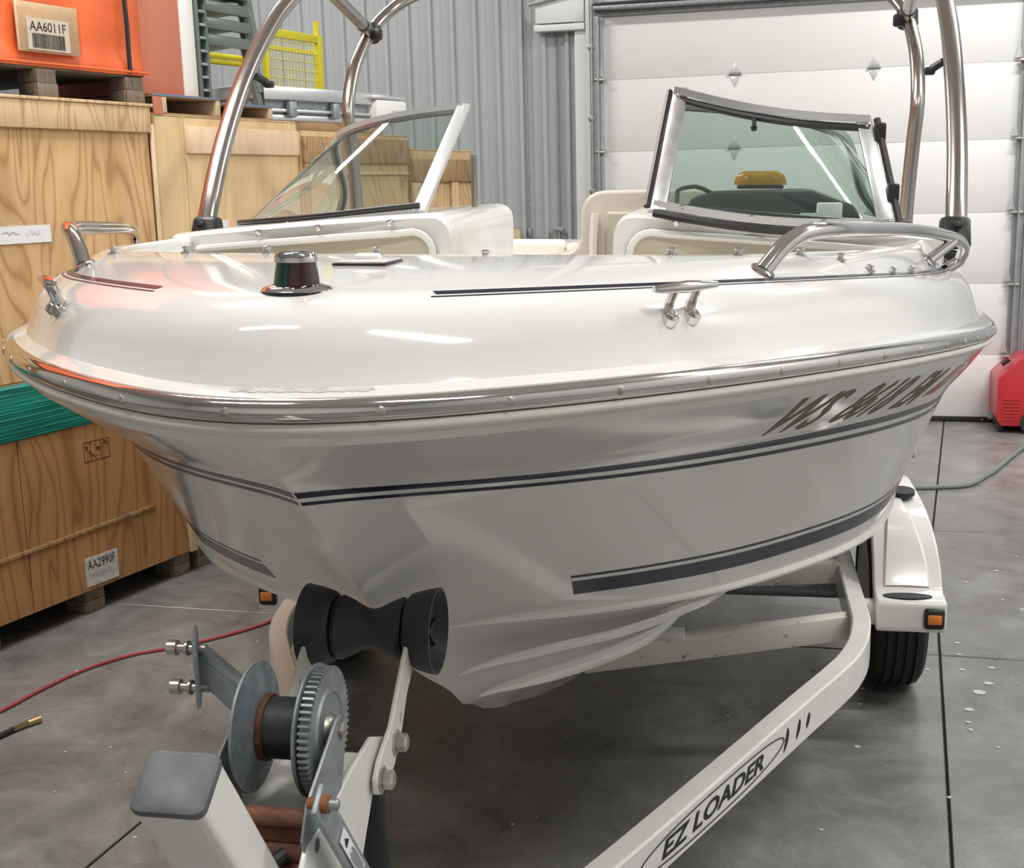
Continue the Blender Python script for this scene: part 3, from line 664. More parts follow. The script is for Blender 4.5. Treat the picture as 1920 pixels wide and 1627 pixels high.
def flake(x_, y_, r_):
    k = rr.randint(5, 7); ph = rr.random()*6
    mb.prism([(x_+r_*(0.6+0.6*rr.random())*math.cos(ph+6.283*i/k), y_+r_*(0.5+0.5*rr.random())*math.sin(ph+6.283*i/k), 0.0005) for i in range(k)], (0, 0, 0.002))
for i in range(70): flake(rr.uniform(1.0, 2.3), rr.uniform(2.9, 5.2), rr.uniform(0.003, 0.012))
for i in range(50): flake(rr.uniform(-1.7, 0.9), rr.uniform(2.6, 4.4), rr.uniform(0.002, 0.008))
for x_, y_, r_ in ((1.50, 3.75, 0.022), (1.56, 3.82, 0.016), (1.42, 3.62, 0.015), (1.62, 3.95, 0.012), (1.40, 3.95, 0.010)): flake(x_, y_, r_)
fk = mb.obj('paint_flakes', 'flake', smooth=0); tag(fk, 'pale flakes and crumbs scattered on the concrete', 'debris', kind='stuff')
# red machine by the door track
rm = thing('red_heater', frame(np.array([3.16, 7.85, 0]), wd, wn, U3), 'red wheeled workshop machine with louvres beside the door track', 'machine')
body = [(0.0, 0.10), (0.03, 0.05), (0.42, 0.05), (0.42, 0.50), (0.14, 0.50), (0.0, 0.36)]
MB().prism([(x_, 0.0, z_) for x_, z_ in body], (0, 0.42, 0)).obj('housing', 'redm', rm, bevel=0.006)
for r_ in range(7):
    for c_ in range(2): MB().b2((0.035+0.055*c_, -0.008, 0.09+0.022*r_), (0.08+0.055*c_, 0.001, 0.100+0.022*r_)).obj('louvre', 'redm', rm, bevel=0.003)
for r_ in range(5): MB().b2((0.16, -0.008, 0.33+0.022*r_), (0.24, 0.001, 0.34+0.022*r_)).obj('louvre', 'redm', rm, bevel=0.003)
MB().tube([(0.03, 0.1, 0.44), (0.075, 0.1, 0.475)], 0.014, 8).obj('filler_cap', 'black', rm)
MB().b2((0.02, 0.05, 0.0), (0.05, 0.37, 0.05)).obj('foot', 'black', rm, bevel=0.004)
wl = MB().lathe((0.22, -0.02, 0.075), (0, 1, 0), [(0.045, 0), (0.075, 0.004), (0.075, 0.036), (0.045, 0.04)], 20).obj('wheel', 'rubber', rm)
MB().lathe((0.22, -0.024, 0.075), (0, 1, 0), [(0.012, -0.004), (0.05, 0), (0.05, 0.03)], 20).obj('wheel_hub', 'cream2', wl)

# ================================================================== the boat (local x = port, y = aft, z = up; origin at the stem on the rub rail)
BYAW, HEEL = R(10.49), R(1.21)
BT = np.array([-0.2626, 1.2182, 1.43853])
ba = np.array([math.sin(BYAW), math.cos(BYAW), 0]); bl0 = np.array([math.cos(BYAW), -math.sin(BYAW), 0])
bl = math.cos(HEEL)*bl0 - math.sin(HEEL)*U3; bu = math.sin(HEEL)*bl0 + math.cos(HEEL)*U3
BOATM = frame(BT, bl, ba, bu)
boat = thing('motorboat', BOATM, 'white bowrider motorboat with navy stripes and a steel tower on a trailer', 'boat')
def BW(p, s, z): return BT + bl*p + ba*s + bu*z
SEND = 5.0
_zr = pchip([0, .2, .5, .8, 1.1, 1.4, 1.7, 2.1, 2.6, 3.4, 5.0], [0, -.003, -.0125, -.028, -.049, -.074, -.10, -.122, -.135, -.142, -.145])
def zr(s): return _zr(s)
rail_sp = [(0, 0), (.005, .04), (.016, .08), (.036, .124), (.070, .178), (.114, .236), (.16, .29), (.208, .342), (.255, .387), (.309, .434), (.365, .48), (.426, .526), (.537, .602), (.67, .682), (.85, .775), (1.09, .872), (1.4, .968), (1.7, 1.040), (2.0, 1.09), (2.5, 1.14), (3.2, 1.18), (4.0, 1.2), (SEND, 1.19)]
RAIL = Crv([(p, s, zr(s)) for s, p in rail_sp]).smooth(True)
KNUC = Crv([(p, s, -.103-.08*min(s, 1.7)-.012*max(0, s-1.7)) for s, p in [(.102, 0), (.145, .042), (.205, .118), (.28, .210), (.34, .270), (.455, .366), (.57, .446), (.68, .513), (.80, .583), (.92, .648), (1.2, .783), (1.45, .882), (1.7, .955), (2.3, 1.05), (3.2, 1.11), (SEND, 1.13)]]).smooth(False)
CHIN = Crv([(p, s, z) for s, p, z in [(.500, 0, -.438), (.545, .035, -.440), (.590, .075, -.442), (.64, .135, -.447), (.705, .222, -.453), (.81, .345, -.464), (.922, .452, -.475), (.99, .505, -.482), (1.12, .583, -.495), (1.30, .682, -.513), (1.56, .79, -.539), (2.1, .90, -.585), (2.6, .955, -.61), (3.4, .99, -.625), (SEND, 1.0, -.63)]]).smooth(False)
STRA = Crv([(p, s, z) for s, p, z in [(.775, 0, -.620), (.86, .035, -.626), (1.02, .138, -.642), (1.163, .257, -.656), (1.40, .388, -.680), (1.57, .457, -.697), (2.0, .56, -.72), (3.0, .63, -.735), (SEND, .64, -.74)]])
STRB = Crv([(p, s, z) for s, p, z in [(.945, 0, -.730), (1.02, .035, -.738), (1.13, .118, -.748), (1.27, .209, -.762), (1.576, .333, -.793), (2.0, .40, -.812), (3.0, .45, -.825), (SEND, .46, -.83)]])
STRC = Crv([(p, s, z) for s, p, z in [(1.14, 0, -.825), (1.25, .02, -.868), (1.31, .03, -.885), (1.40, .078, -.90), (1.54, .148, -.905), (2.0, .20, -.91), (3.0, .22, -.915), (SEND, .22, -.92)]])
KEEL = Crv([(p, s, z) for s, p, z in [(1.16, 0, -.832), (1.27, 0, -.878), (1.42, 0, -.92), (1.6, 0, -.95), (2.0, 0, -.975), (3.0, 0, -.985), (SEND, 0, -.985)]])
NU = 150
US = [(i/(NU-1))**1.9 for i in range(NU)]
STEMX = pchip([0, .018, .109, .242, .374, .53, .7, .958, 1.2], [0, -.024, -.121, -.236, -.342, -.455, -.577, -.738, -.85])
def hull_section(u):
    """points from the rail to the keel on the port side"""
    Rr = RAIL.at(u); n = inward(u)
    out = []
    out.append(Rr + n*0.004 + np.array([0, 0, -.028]))
    top = Rr + n*0.010 + np.array([0, 0, -.040])
    K = KNUC.at(u); C = CHIN.at(u)
    for f in (0, .15, .3, .45, .6, .75, .88):
        q = top + (K-top)*f; q = q + n*(-0.004*math.sin(math.pi*f)*(1-math.exp(-u*8))); out.append(q)
    out.append(K + n*(-0.004*min(1, u*30)))
    for f in np.linspace(0, 1, 9)[0:]: out.append(K + (C-K)*(0.02+0.98*f))
    A, B_, D, E = STRA.at(u), STRB.at(u), STRC.at(u), KEEL.at(u)
    for P0, nx in ((C, A), (A, B_), (B_, D), (D, E)):
        out.append(P0*.5 + nx*.5 + np.array([0, 0, .004])); out.append(nx)
    return out
def inward(u):
    e = 3e-3
    if u < e: a = RAIL.at(e-u)*np.array([-1, 1, 1])
    else: a = RAIL.at(u-e)
    b = RAIL.at(min(1, u+e))
    t = b-a; n = np.array([-t[1], t[0], 0]); return n/np.linalg.norm(n)
rows = []
for u in US:
    q = hull_section(u); star = [np.array([-p[0], p[1], p[2]]) for p in q[:-1]]
    rows.append(q + star[::-1])
mb = MB().grid(rows); last = rows[-1]; mb.add(last, [tuple(range(len(last)))])
hull = mb.obj('hull', 'gelhull', boat, merge=True, smooth=26, tri=True)
hb = bmesh.new(); hb.from_mesh(hull.data); HBVH = BVHTree.FromBMesh(hb)
def on_hull(q, off):
    h_ = HBVH.find_nearest(Vector(q)); n_ = h_[1].copy()
    if n_.x*q[0] < 0: n_ = -n_
    return np.array(h_[0] + n_*off)
# lifting strakes and chine flat run along the bottom
def strake(curve, u0, nm, w_, d_):
    for sd in (1, -1):
        rows = []
        for i in range(90):
            u = u0+(1-u0)*(i/89)**1.5; q = curve.at(u); g_ = min(1, i/12)
            rows.append([(q+np.array(o)*g_)*np.array([sd, 1, 1]) for o in ((.004, 0, .010), (.011, 0, -.001), (.009, 0, -d_), (-w_, 0, -d_-.004), (-w_-.010, 0, .010))])
        MB().grid(rows, closed_v=True).obj(nm, 'gelhull', hull, smooth=30)
strake(STRA, .012, 'lifting_strake', .030, .010); strake(STRB, .012, 'lifting_strake', .026, .010); strake(CHIN, .02, 'chine_flat', .030, .006)
# stripes follow the hull panels
def low(u, f, off=0.0025):
    K = KNUC.at(u); C = CHIN.at(u); q = K + (C-K)*f
    e = 1e-3; t = (KNUC.at(min(1, u+e))*(1-f)+CHIN.at(min(1, u+e))*f) - (KNUC.at(max(0, u-e))*(1-f)+CHIN.at(max(0, u-e))*f)
    nn = np.cross(C-K, t); nn /= np.linalg.norm(nn)
    if nn[0] < 0 or (abs(nn[0]) < 1e-6): nn = -nn if nn[0] < 0 else nn
    return q + nn*off
def upp(u, f, off=0.003):
    n = inward(u); top = RAIL.at(u) + n*0.010 + np.array([0, 0, -.040]); K = KNUC.at(u)
    q = top + (K-top)*f + n*(-0.004*math.sin(math.pi*f)*(1-math.exp(-u*8)))
    e = 1e-3
    def raw(u_, f_):
        n_ = inward(u_); tp_ = RAIL.at(u_) + n_*0.010 + np.array([0, 0, -.040]); k_ = KNUC.at(u_)
        return tp_ + (k_-tp_)*f_ + n_*(-0.004*math.sin(math.pi*f_)*(1-math.exp(-u_*8)))
    a = raw(min(1, u+e), f)-raw(max(0, u-e), f); b = raw(u, min(1, f+.02))-raw(u, max(0, f-.02))
    nn = np.cross(b, a); nn /= np.linalg.norm(nn)
    if nn[0] < 0: nn = -nn
    return q + nn*off
def stripe(name, mat, f0, f1, u0, u1, n=70, sides=(1, -1), slant=0.0, pw=1.6):
    for sd in sides:
        rows = []
        for i in range(n):
            u = u0 + (u1-u0)*(i/(n-1))**pw
            a0, a1 = (f0(u), f1(u)) if callable(f0) else (f0, f1)
            a = low(u + (0), a0); b = low(min(1, u+slant*(1 if i == 0 else 0)), a1)
            rows.append([on_hull(q_*np.array([sd, 1, 1]), .0005) for q_ in (a, (a+b)/2, b)])
        MB().grid(rows).obj(name, mat, hull, smooth=60)
def lowf(u, d):   # fraction of the panel that is d metres below the knuckle
    return d/np.linalg.norm(CHIN.at(u)-KNUC.at(u))
wdt = lambda u: 1+0.35*min(1, u*4)
stripe('upper_stripe', 'navy', lambda u: lowf(u, .0035*wdt(u)), lambda u: lowf(u, .0175*wdt(u)), 0.0005, .98, 240)
stripe('thin_stripe', 'navy', lambda u: lowf(u, .0285*wdt(u)), lambda u: lowf(u, .0365*wdt(u)), 0.0005, .98, 240)
# lower stripe pair: starts at x=889 in the picture, ends by the fender
stripe('lower_thin_stripe', 'navy', .700, .717, .068, .62, 150)
stripe('lower_stripe', 'navy', .745, .85, .068, .62, 150, slant=.004)
# registration letters and the decal on the port bow
def wrap_text(name, body, u0, u1, f0, f1, mat, shear, bold=0.0):
    V, F, bb = text_geo(body, 1.0, shear, bold)
    L0, L1 = bb[0], bb[1]
    ul = np.linspace(u0, u1, 60); arc = np.concatenate([[0], np.cumsum([np.linalg.norm(upp(ul[i+1], .5)-upp(ul[i], .5)) for i in range(59)])])
    pts = []
    for x_, y_ in V:
        q = (x_-L0)/(L1-L0); u = float(np.interp(q*arc[-1], arc, ul)); f = f1 + (f0-f1)*(y_-bb[2])/(bb[3]-bb[2]); pts.append(upp(u, f))
    tb = bmesh.new(); vv = [tb.verts.new(q) for q in pts]
    for fc in F:
        try: tb.faces.new([vv[i] for i in fc])
        except ValueError: pass
    bmesh.ops.triangulate(tb, faces=tb.faces)
    for _ in range(2): bmesh.ops.subdivide_edges(tb, edges=[e for e in tb.edges if e.calc_length() > .015], cuts=1, use_grid_fill=False); bmesh.ops.triangulate(tb, faces=tb.faces)
    V2 = [on_hull(v.co, .0006) for v in tb.verts]; tb.verts.index_update(); F2 = [tuple(v.index for v in f_.verts) for f_ in tb.faces]; tb.free()
    MB().add(V2, F2).obj(name, mat, hull, smooth=0, label='grey brown registration lettering')
def u_at_s(c, s):
    lo, hi = 0, 1
    for _ in range(50):
        m_ = (lo+hi)/2
        if c.at(m_)[1] < s: lo = m_
        else: hi = m_
    return lo
wrap_text('registration_number', 'WS  8618  EM', .150, .276, .12, .88, 'lettering', .45, .018)
rows = [[on_hull(upp(.280+.018*q+.018*(1-f_), .18+.58*f_, .0032), .0006) for q in np.linspace(0, 1, 8)] for f_ in np.linspace(0, 1, 14)]
dc = MB().grid(rows).obj('decal', 'pink_dec', hull, smooth=0, label='faded red registration decal')
rows = [[on_hull(upp(.2825+.014*q+.018*(1-f_), .18+.58*f_, .0045), .0010) for q in np.linspace(0, 1, 8)] for f_ in np.linspace(.62, .95, 6)]
MB().grid(rows).obj('decal_remnant', 'red_dec', dc, smooth=0)
# small drain fitting
q = low(.40, .62, .004); MB().lathe(q, (1, -.2, -.2), [(.012, -.004), (.012, .004), (.005, .007)], 12).obj('drain_fitting', 'tanpanel', hull)
# bow eye on the stem (hidden by the roller)

# ---- deck
_hs = pchip([0, .5, 1.0, 1.5, 2.2, 5.0], [1.0, 1.0, 1.05, 1.2, 1.5, 1.6])
_zrim = pchip([0, .5, .8, 1.1, 1.5, 2.0, 2.6, 5.0], [.126, .122, .116, .106, .097, .092, .086, .08])
PROF = [(0, .010), (.010, .0135), (.026, .018), (.033, .030), (.041, .050), (.053, .072), (.070, .089), (.092, .1005), (.118, .107)]
rim_ctl = [(0, 0, .640), (.036, .13, .642), (.070, .19, .646), (.114, .25, .652), (.16, .305, .66), (.208, .355, .668), (.309, .44, .688), (.426, .505, .725), (.537, .552, .80), (.67, .605, .885), (.85, .668, 1.0), (1.09, .745, 1.19), (1.4, .825, 1.47), (1.7, .885, 1.75), (2.0, .93, 2.04), (2.5, .98, 2.52), (3.2, 1.02, 3.2), (4.0, 1.04, 4.0), (SEND, 1.03, SEND-.12)]
_rx = pchip([a for a, b, c in rim_ctl], [b for a, b, c in rim_ctl]); _ry = pchip([a for a, b, c in rim_ctl], [c for a, b, c in rim_ctl])
def deck_section(u):
    Rr = RAIL.at(u); n = inward(u); s = Rr[1]; hs = _hs(s); wi = 1.0 - 0.15*min(1, s/.4) + .25*min(1, max(0, s-1)/1.5)
    out = [Rr + n*(i*wi) + np.array([0, 0, z*hs]) for i, z in PROF]
    rim = np.array([_rx(s), _ry(s), _zrim(_ry(s))]); S = out[-1]
    for f in (.12, .3, .5, .7, .88, 1.0):
        q = S + (rim-S)*f; q[2] += 0.006*math.sin(math.pi*f) ; out.append(q)
    inw = rim - S; inw[2] = 0; inw = inw/max(1e-6, np.linalg.norm(inw))
    out.append(rim + inw*.008 + np.array([0, 0, -.004])); out.append(rim + inw*.013 + np.array([0, 0, -.014])); out.append(rim + inw*.016 + np.array([0, 0, -.13]))
    return out
rows = []
port = [deck_section(u) for u in US]
full = [[q*np.array([-1, 1, 1]) for q in r] for r in port[:0:-1]] + port
mb = MB().grid(full)
deck = mb.obj('deck', 'gel', boat, merge=True, smooth=40, tri=True)
dbm = bmesh.new(); dbm.from_mesh(deck.data); DBVH = BVHTree.FromBMesh(dbm)
def dz(p, s):
    h = DBVH.ray_cast(Vector((p, s, 1.0)), Vector((0, 0, -1)));
    return h[0].z if h[0] is not None else .1
def dhit(p, s):
    h = DBVH.ray_cast(Vector((p, s, 1.0)), Vector((0, 0, -1))); n = h[1] if h[1].z > 0 else -h[1]
    return np.array(h[0]), np.array(n)
# deck pinstripes
def deck_stripe(u0, u1, i0, i1, sd, n=140, mat='navy', k=None):
    rows = []
    for j in range(n):
        u = u0+(u1-u0)*j/(n-1); r = deck_section(u)
        def pt(v):
            a = int(v); f = v-a; return r[a]*(1-f)+r[a+1]*f
        def sn(q):
            h_ = DBVH.find_nearest(Vector(q*np.array([sd, 1, 1]))); n_ = h_[1] if h_[1].z > 0 else -h_[1]; return np.array(h_[0]+n_*.0007)
        rows.append([sn(pt(i0)), sn(pt((i0+i1)/2)), sn(pt(i1))])
    MB().grid(rows).obj('deck_stripe', mat, deck, smooth=60)
for sd in (1, -1):
    uu0 = .044 if sd > 0 else .056
    deck_stripe(uu0, .9, 7.45, 7.85, sd); deck_stripe(uu0-.002, .9, 7.1, 7.22, sd)
# interior liner: floor, bow seat, consoles
MB().prism([(-.30, 1.2, -.44), (.30, 1.2, -.44), (.55, 1.9, -.44), (.72, 2.6, -.44), (.78, 4.85, -.44), (-.78, 4.85, -.44), (-.72, 2.6, -.44), (-.55, 1.9, -.44)], (0, 0, .02)).obj('cockpit_floor', 'liner', boat)
MB().prism([(-.44, .75, -.08), (.44, .75, -.08), (.53, .95, -.08), (.70, 1.7, -.08), (.24, 1.7, -.08), (.22, 1.15, -.08), (-.22, 1.15, -.08), (-.24, 1.7, -.08), (-.70, 1.7, -.08), (-.53, .95, -.08)], (0, 0, -.08)).obj('bow_seat', 'cream', boat, bevel=.02)
def console(sd):
    def zt(p): return .157 - .055*((p-.19)/.75)**1.3 if p > .19 else .157
    poly = [(.195, -.17), (.195, .095)]
    for a in range(1, 6): poly.append((.195+.045*(1-math.cos(a*math.pi/10)), .110+.045*math.sin(a*math.pi/10)))
    poly += [(p, zt(p)) for p in np.linspace(.27, .95, 12)] + [(.95, -.17)]
    mb = MB()
    ss = [1.735, 1.76, 1.80, 2.1, 2.6]; dzs = [-.012, -.002, 0, 0.004, .008]
    rows = []
    for s_, d_ in zip(ss, dzs):
        rows.append([(sd*p, s_ + .10*max(0, (p-.5)/.45)**2, z + (d_ if z > -.16 else 0)) for p, z in poly])
    mb.grid(rows, closed_v=True); n = len(poly); mb.f.append(tuple(range(n))); mb.f.append(tuple(4*n+i for i in range(n)))
    c = mb.obj('console', 'gel' , boat, smooth=40)
    # recessed backrest panel on the forward face
    pp = [(.235, -.12), (.235, .055)] + [(.235+.05*(1-math.cos(a*math.pi/10)), .06+.05*math.sin(a*math.pi/10)) for a in range(1, 6)] + [(p, zt(p)-.045) for p in np.linspace(.32, .86, 10)] + [(.86, -.12)]
    def fs(p): return 1.733 + .10*max(0, (p-.5)/.45)**2
    MB().prism([(sd*p, fs(p)-.004, z) for p, z in pp], (0, .02, 0)).obj('front_panel', 'tan', c, smooth=30)
    rim = [(sd*p, fs(p)-.006, z) for p, z in pp[1:-1]]
    MB().tube(rim, .009, 8).obj('panel_rim', 'gel', c)
    for p in (.34, .52, .68): MB().lathe((sd*p, fs(p)-.004, zt(p)-.018), (0, -1, 0), [(.008, -.003), (.008, .003), (.005, .005)], 10).obj('screw', 'chrome', c)
    return c
cons = {sd: console(sd) for sd in (1, -1)}
# aft bench and the moulded seat shell seen through the walkway
MB().b2((-.95, 3.35, -.42), (.95, 3.9, -.08)).obj('aft_bench', 'cream', boat, bevel=.03)
MB().b2((-.62, 3.5, -.2), (-.165, 3.62, .012)).obj('aft_backrest', 'cream', boat, bevel=.022, seg=3)
MB().b2((-.155, 3.52, -.2), (-.12, 3.62, .0)).obj('aft_backrest_end', 'cream', boat, bevel=.012, seg=3)
MB().b2((-1.0, 3.62, -.3), (1.0, 4.9, -.045)).obj('engine_cover', 'liner', boat, bevel=.03)
sh = [(-.14, -.42), (-.14, -.01), (-.10, .0), (-.06, .005)] + [(-.06+.055*math.sin(a*math.pi/10), .06-.055*math.cos(a*math.pi/10)) for a in range(1, 6)]
sh += [(-.005+.0, .13)] + [(-.005+.07*(1-math.cos(a*math.pi/10)), .13+.07*math.sin(a*math.pi/10)) for a in range(1, 6)] + [(.42, .205), (.50, .17), (.50, -.42)]
MB().prism([(p, 2.75, z) for p, z in sh], (0, .22, 0)).obj('seat_shell', 'tanpanel', boat, bevel=.012, seg=3)
MB().b2((.075, 2.735, -.40), (.40, 2.755, .135)).obj('seat_shell_panel', 'tan', boat, bevel=.025, seg=3)
MB().tube([(.035, 2.74, -.2), (.035, 2.735, .05), (.04, 2.735, .13)], .012, 8).obj('seat_shell_rib', 'cream', boat)
# dark dash pod behind the port windscreen
MB().prism([(p, 2.02, z) for p, z in [(.33, .10), (.36, .185), (.42, .20), (.66, .205), (.76, .17), (.80, .10)]], (0, .5, 0)).obj('dash_pod', 'dash', boat, bevel=.015)
MB().tube(Crv([(.315, 2.25, .13), (.315, 2.3, .20), (.36, 2.3, .212), (.42, 2.3, .19)]).pts(14), .006, 6).obj('dash_rail', 'dash', boat)

# ---- rub rail
def rail_strip(name, mat, prof, n=150, parent=boat):
    rows = []
    us = [((i/(n-1))**1.7) for i in range(n)]
    P = []
    for u in us:
        Rr = RAIL.at(u); nn = inward(u); P.append([Rr - nn*o + np.array([0, 0, z]) for o, z in prof])
    rows = [[q*np.array([-1, 1, 1]) for q in r] for r in P[:0:-1]] + P
    return MB().grid(rows).obj(name, mat, parent, merge=True, smooth=50)
rr_ = rail_strip('rub_rail', 'chrome', [(-.004, .0115), (.003, .0118), (.008, .010), (.012, .005), (.0135, -.001), (.012, -.007), (.008, -.012), (.003, -.0138), (-.004, -.0135)])
rail_strip('rail_base', 'cream', [(-.006, -.0135), (.006, -.0145), (.0085, -.019), (.007, -.024), (.001, -.029), (-.008, -.031)])
# rail screws, six inches apart
arc = [0]; us_ = np.linspace(0, .6, 600); pr_ = [RAIL.at(u) for u in us_]
for i in range(599): arc.append(arc[-1]+np.linalg.norm(pr_[i+1]-pr_[i]))
for k in range(22):
    for sd in (1, -1):
        L_ = (.128 + .143*k) if sd > 0 else (.022 + .148*k)
        u = float(np.interp(L_, arc, us_)); Rr = RAIL.at(u); nn = inward(u); o = Rr - nn*.0125 + np.array([0, 0, -.002])
        s0 = MB().lathe(o*np.array([sd, 1, 1]), -nn*np.array([sd, 1, 1]), [(.0058, -.002), (.0056, .0008), (.0035, .0022), (.0008, .0027)], 12).obj('rail_screw', 'zinc', rr_)

# ---- nav light, plate, cleats, snaps
h, n_ = dhit(0, .145)
NZ = h[2]-.003; NS = .84
nl = MB().lathe((0, .148, NZ), (0, 0, 1), [(.046*NS, 0), (.047*NS, .003), (.044*NS, .006), (.036*NS, .008), (.032*NS, .009)], 32).obj('bow_light_base', 'chrome', boat)
MB().lathe((0, .148, NZ-.001), (0, 0, 1), [(.049*NS, 0), (.049*NS, .0025)], 32).obj('bow_light_gasket', 'black', nl)
def half_lens(sd):
    rows = []
    for z, r_ in ((.008, .031*NS), (.034, .026*NS)):
        rows.append([(sd*r_*math.sin(a), .148 - r_*math.cos(a), NZ+z) for a in np.linspace(0, math.pi, 16)])
    return MB().grid(rows)
half_lens(-1).obj('bow_light_lens', 'green_l', nl, label='green lens'); half_lens(1).obj('bow_light_lens', 'red_l', nl, label='red lens')
MB().tube([(0, .148-.0315*NS, NZ+.008), (0, .148-.0265*NS, NZ+.034)], .0011, 6).obj('lens_divider', 'black', nl)
MB().lathe((0, .148, NZ+.0335), (0, 0, 1), [(.0285*NS, 0), (.0285*NS, .003), (.0275*NS, .008), (.024*NS, .011), (.014*NS, .0125), (.002, .013)], 28).obj('bow_light_cap', 'chrome', nl)
hp, _ = dhit(.0, .42)
pl = MB().box((.0, .42, hp[2]+.003), (.066, .08, .006)).obj('deck_plate', 'gel', boat, bevel=.002)
MB().box((.0, .42, hp[2]+.001), (.072, .086, .005)).obj('plate_gasket', 'black', pl, bevel=.002)
MB().lathe((0.0, .42, hp[2]+.006), (0, 0, 1), [(.018, 0), (.018, .005), (.014, .007)], 20).obj('plate_cap', 'white', pl)
# scuffed gelcoat patch above the stem
rows = []
rg = random.Random(4)
for j in range(40):
    u = -.006 + .030*j/39; sg = 1 if u >= 0 else -1; r = deck_section(abs(u)); a_, b_ = 1.15+.3*rg.random(), 2.15-.35*rg.random()
    def pt(v):
        k_ = int(v); f = v-k_; return r[k_]*(1-f)+r[k_+1]*f
    row = []
    for v in (a_, (a_+b_)/2, b_):
        h_ = DBVH.find_nearest(Vector(pt(v)*np.array([sg, 1, 1]))); n_ = h_[1] if h_[1].z > 0 else -h_[1]; row.append(np.array(h_[0]+n_*.0005))
    rows.append(row)
MB().grid(rows).obj('scuff_patch', 'scuff', deck, smooth=0)
def cleat(sd):
    # on the flank of the deck
    u = u_at_s(RAIL, .325); r = deck_section(u); c = r[5]*.5+r[6]*.5; nn = -inward(u); t = np.array([-nn[1], nn[0], 0])
    up_ = np.array([0, 0, 1.]); nor = nn*.62 + up_*.78; nor /= np.linalg.norm(nor); dn = np.cross(t, nor); dn /= np.linalg.norm(dn)
    if dn[2] > 0: dn = -dn
    S = np.array([sd, 1, 1]); bar_c = c + nor*.032
    pts = [bar_c + t*x_ for x_ in (-.058, -.052, -.02, 0, .02, .052, .058)]; rad = [.003, .0048, .0068, .0078, .0068, .0048, .003]
    cl = MB().tube([q*S for q in pts], rad, 12).obj('cleat_bar', 'chrome', boat)
    for x_ in (-.020, .020):
        a = c + t*x_ + nor*.030; b = c + t*x_ + dn*.006 + nor*.004; e = c+t*x_+dn*.016-nor*.004
        MB().tube([q*S for q in (a, (a+b)/2, b, e)], [.007, .0055, .0075, .0085], 10).obj('cleat_leg', 'chrome', cl)
        MB().lathe(((e+nor*.004)*S), (nor*S), [(.0115, -.008), (.011, .002), (.007, .005)], 12).obj('cleat_foot', 'chrome', cl)
cleat(1); cleat(-1)
snaps = [(.684, -.545), (.689, -.488), (.669, -.356), (.68, -.229), (.651, -.047), (.68, .111), (.70, .246), (.705, .384), (.715, .481), (.826, .574), (.899, .640), (.955, .692), (1.05, .74), (1.2, .79), (.80, -.60), (1.0, -.71)]
for s_, p_ in snaps:
    # put the snap a little outboard of the rim
    z_ = dz(p_, s_ - .03); c = np.array([p_, s_-.03, z_])
    sn = MB().lathe(c, (0, 0, 1), [(.0095, -.002), (.009, .002), (.005, .0028), (.0046, .007), (.0066, .0075), (.0066, .010), (.003, .0115)], 12).obj('canvas_snap', 'chrome', deck)
# ---- grab rails
def rail(sd):
    P = [(.514, .613, None, .0), (.545, .650, None, .028), (.571, .681, None, .040), (.595, .715, None, .042), (.69, .99, None, .043), (.795, 1.30, None, .045), (.90, 1.54, None, .052), (.945, 1.62, None, .050), (.962, 1.655, None, .036), (.955, 1.66, None, .018), (.935, 1.645, None, .002)]
    zz = [.106, .135, .150, .1535, .145, .133, .113, .098, .078, .055, .038]
    pts = [np.array([p, s_, z]) for (p, s_, _, _), z in zip(P, zz)]
    zf = dz(.514, .613); pts[0][2] = zf; 
    pts[-1][2] = dz(.925, 1.64); pts[-1][0] = .925
    c = Crv(pts); q = [x*np.array([sd, 1, 1]) for x in c.pts(70)]
    o = MB().tube(q, .0125, 14).obj('grab_rail', 'chrome', boat)
    h_, n2 = dhit(.514, .613)
    MB().lathe((h_*np.array([sd, 1, 1])), (n2*np.array([sd, 1, 1])), [(.019, -.004), (.018, .003), (.013, .006)], 16).obj('rail_flange', 'chrome', o)
    pb = np.array([.86, 1.47, dz(.86, 1.47)])
    MB().tube([pb*np.array([sd, 1, 1]), np.array([sd*.925, 1.58, .098])], .0115, 12).obj('rail_brace', 'chrome', o)
    h_, n2 = dhit(.86, 1.47)
    MB().lathe((h_*np.array([sd, 1, 1])), (n2*np.array([sd, 1, 1])), [(.018, -.004), (.017, .003), (.012, .006)], 16).obj('rail_flange', 'chrome', o)
rail(1); rail(-1)

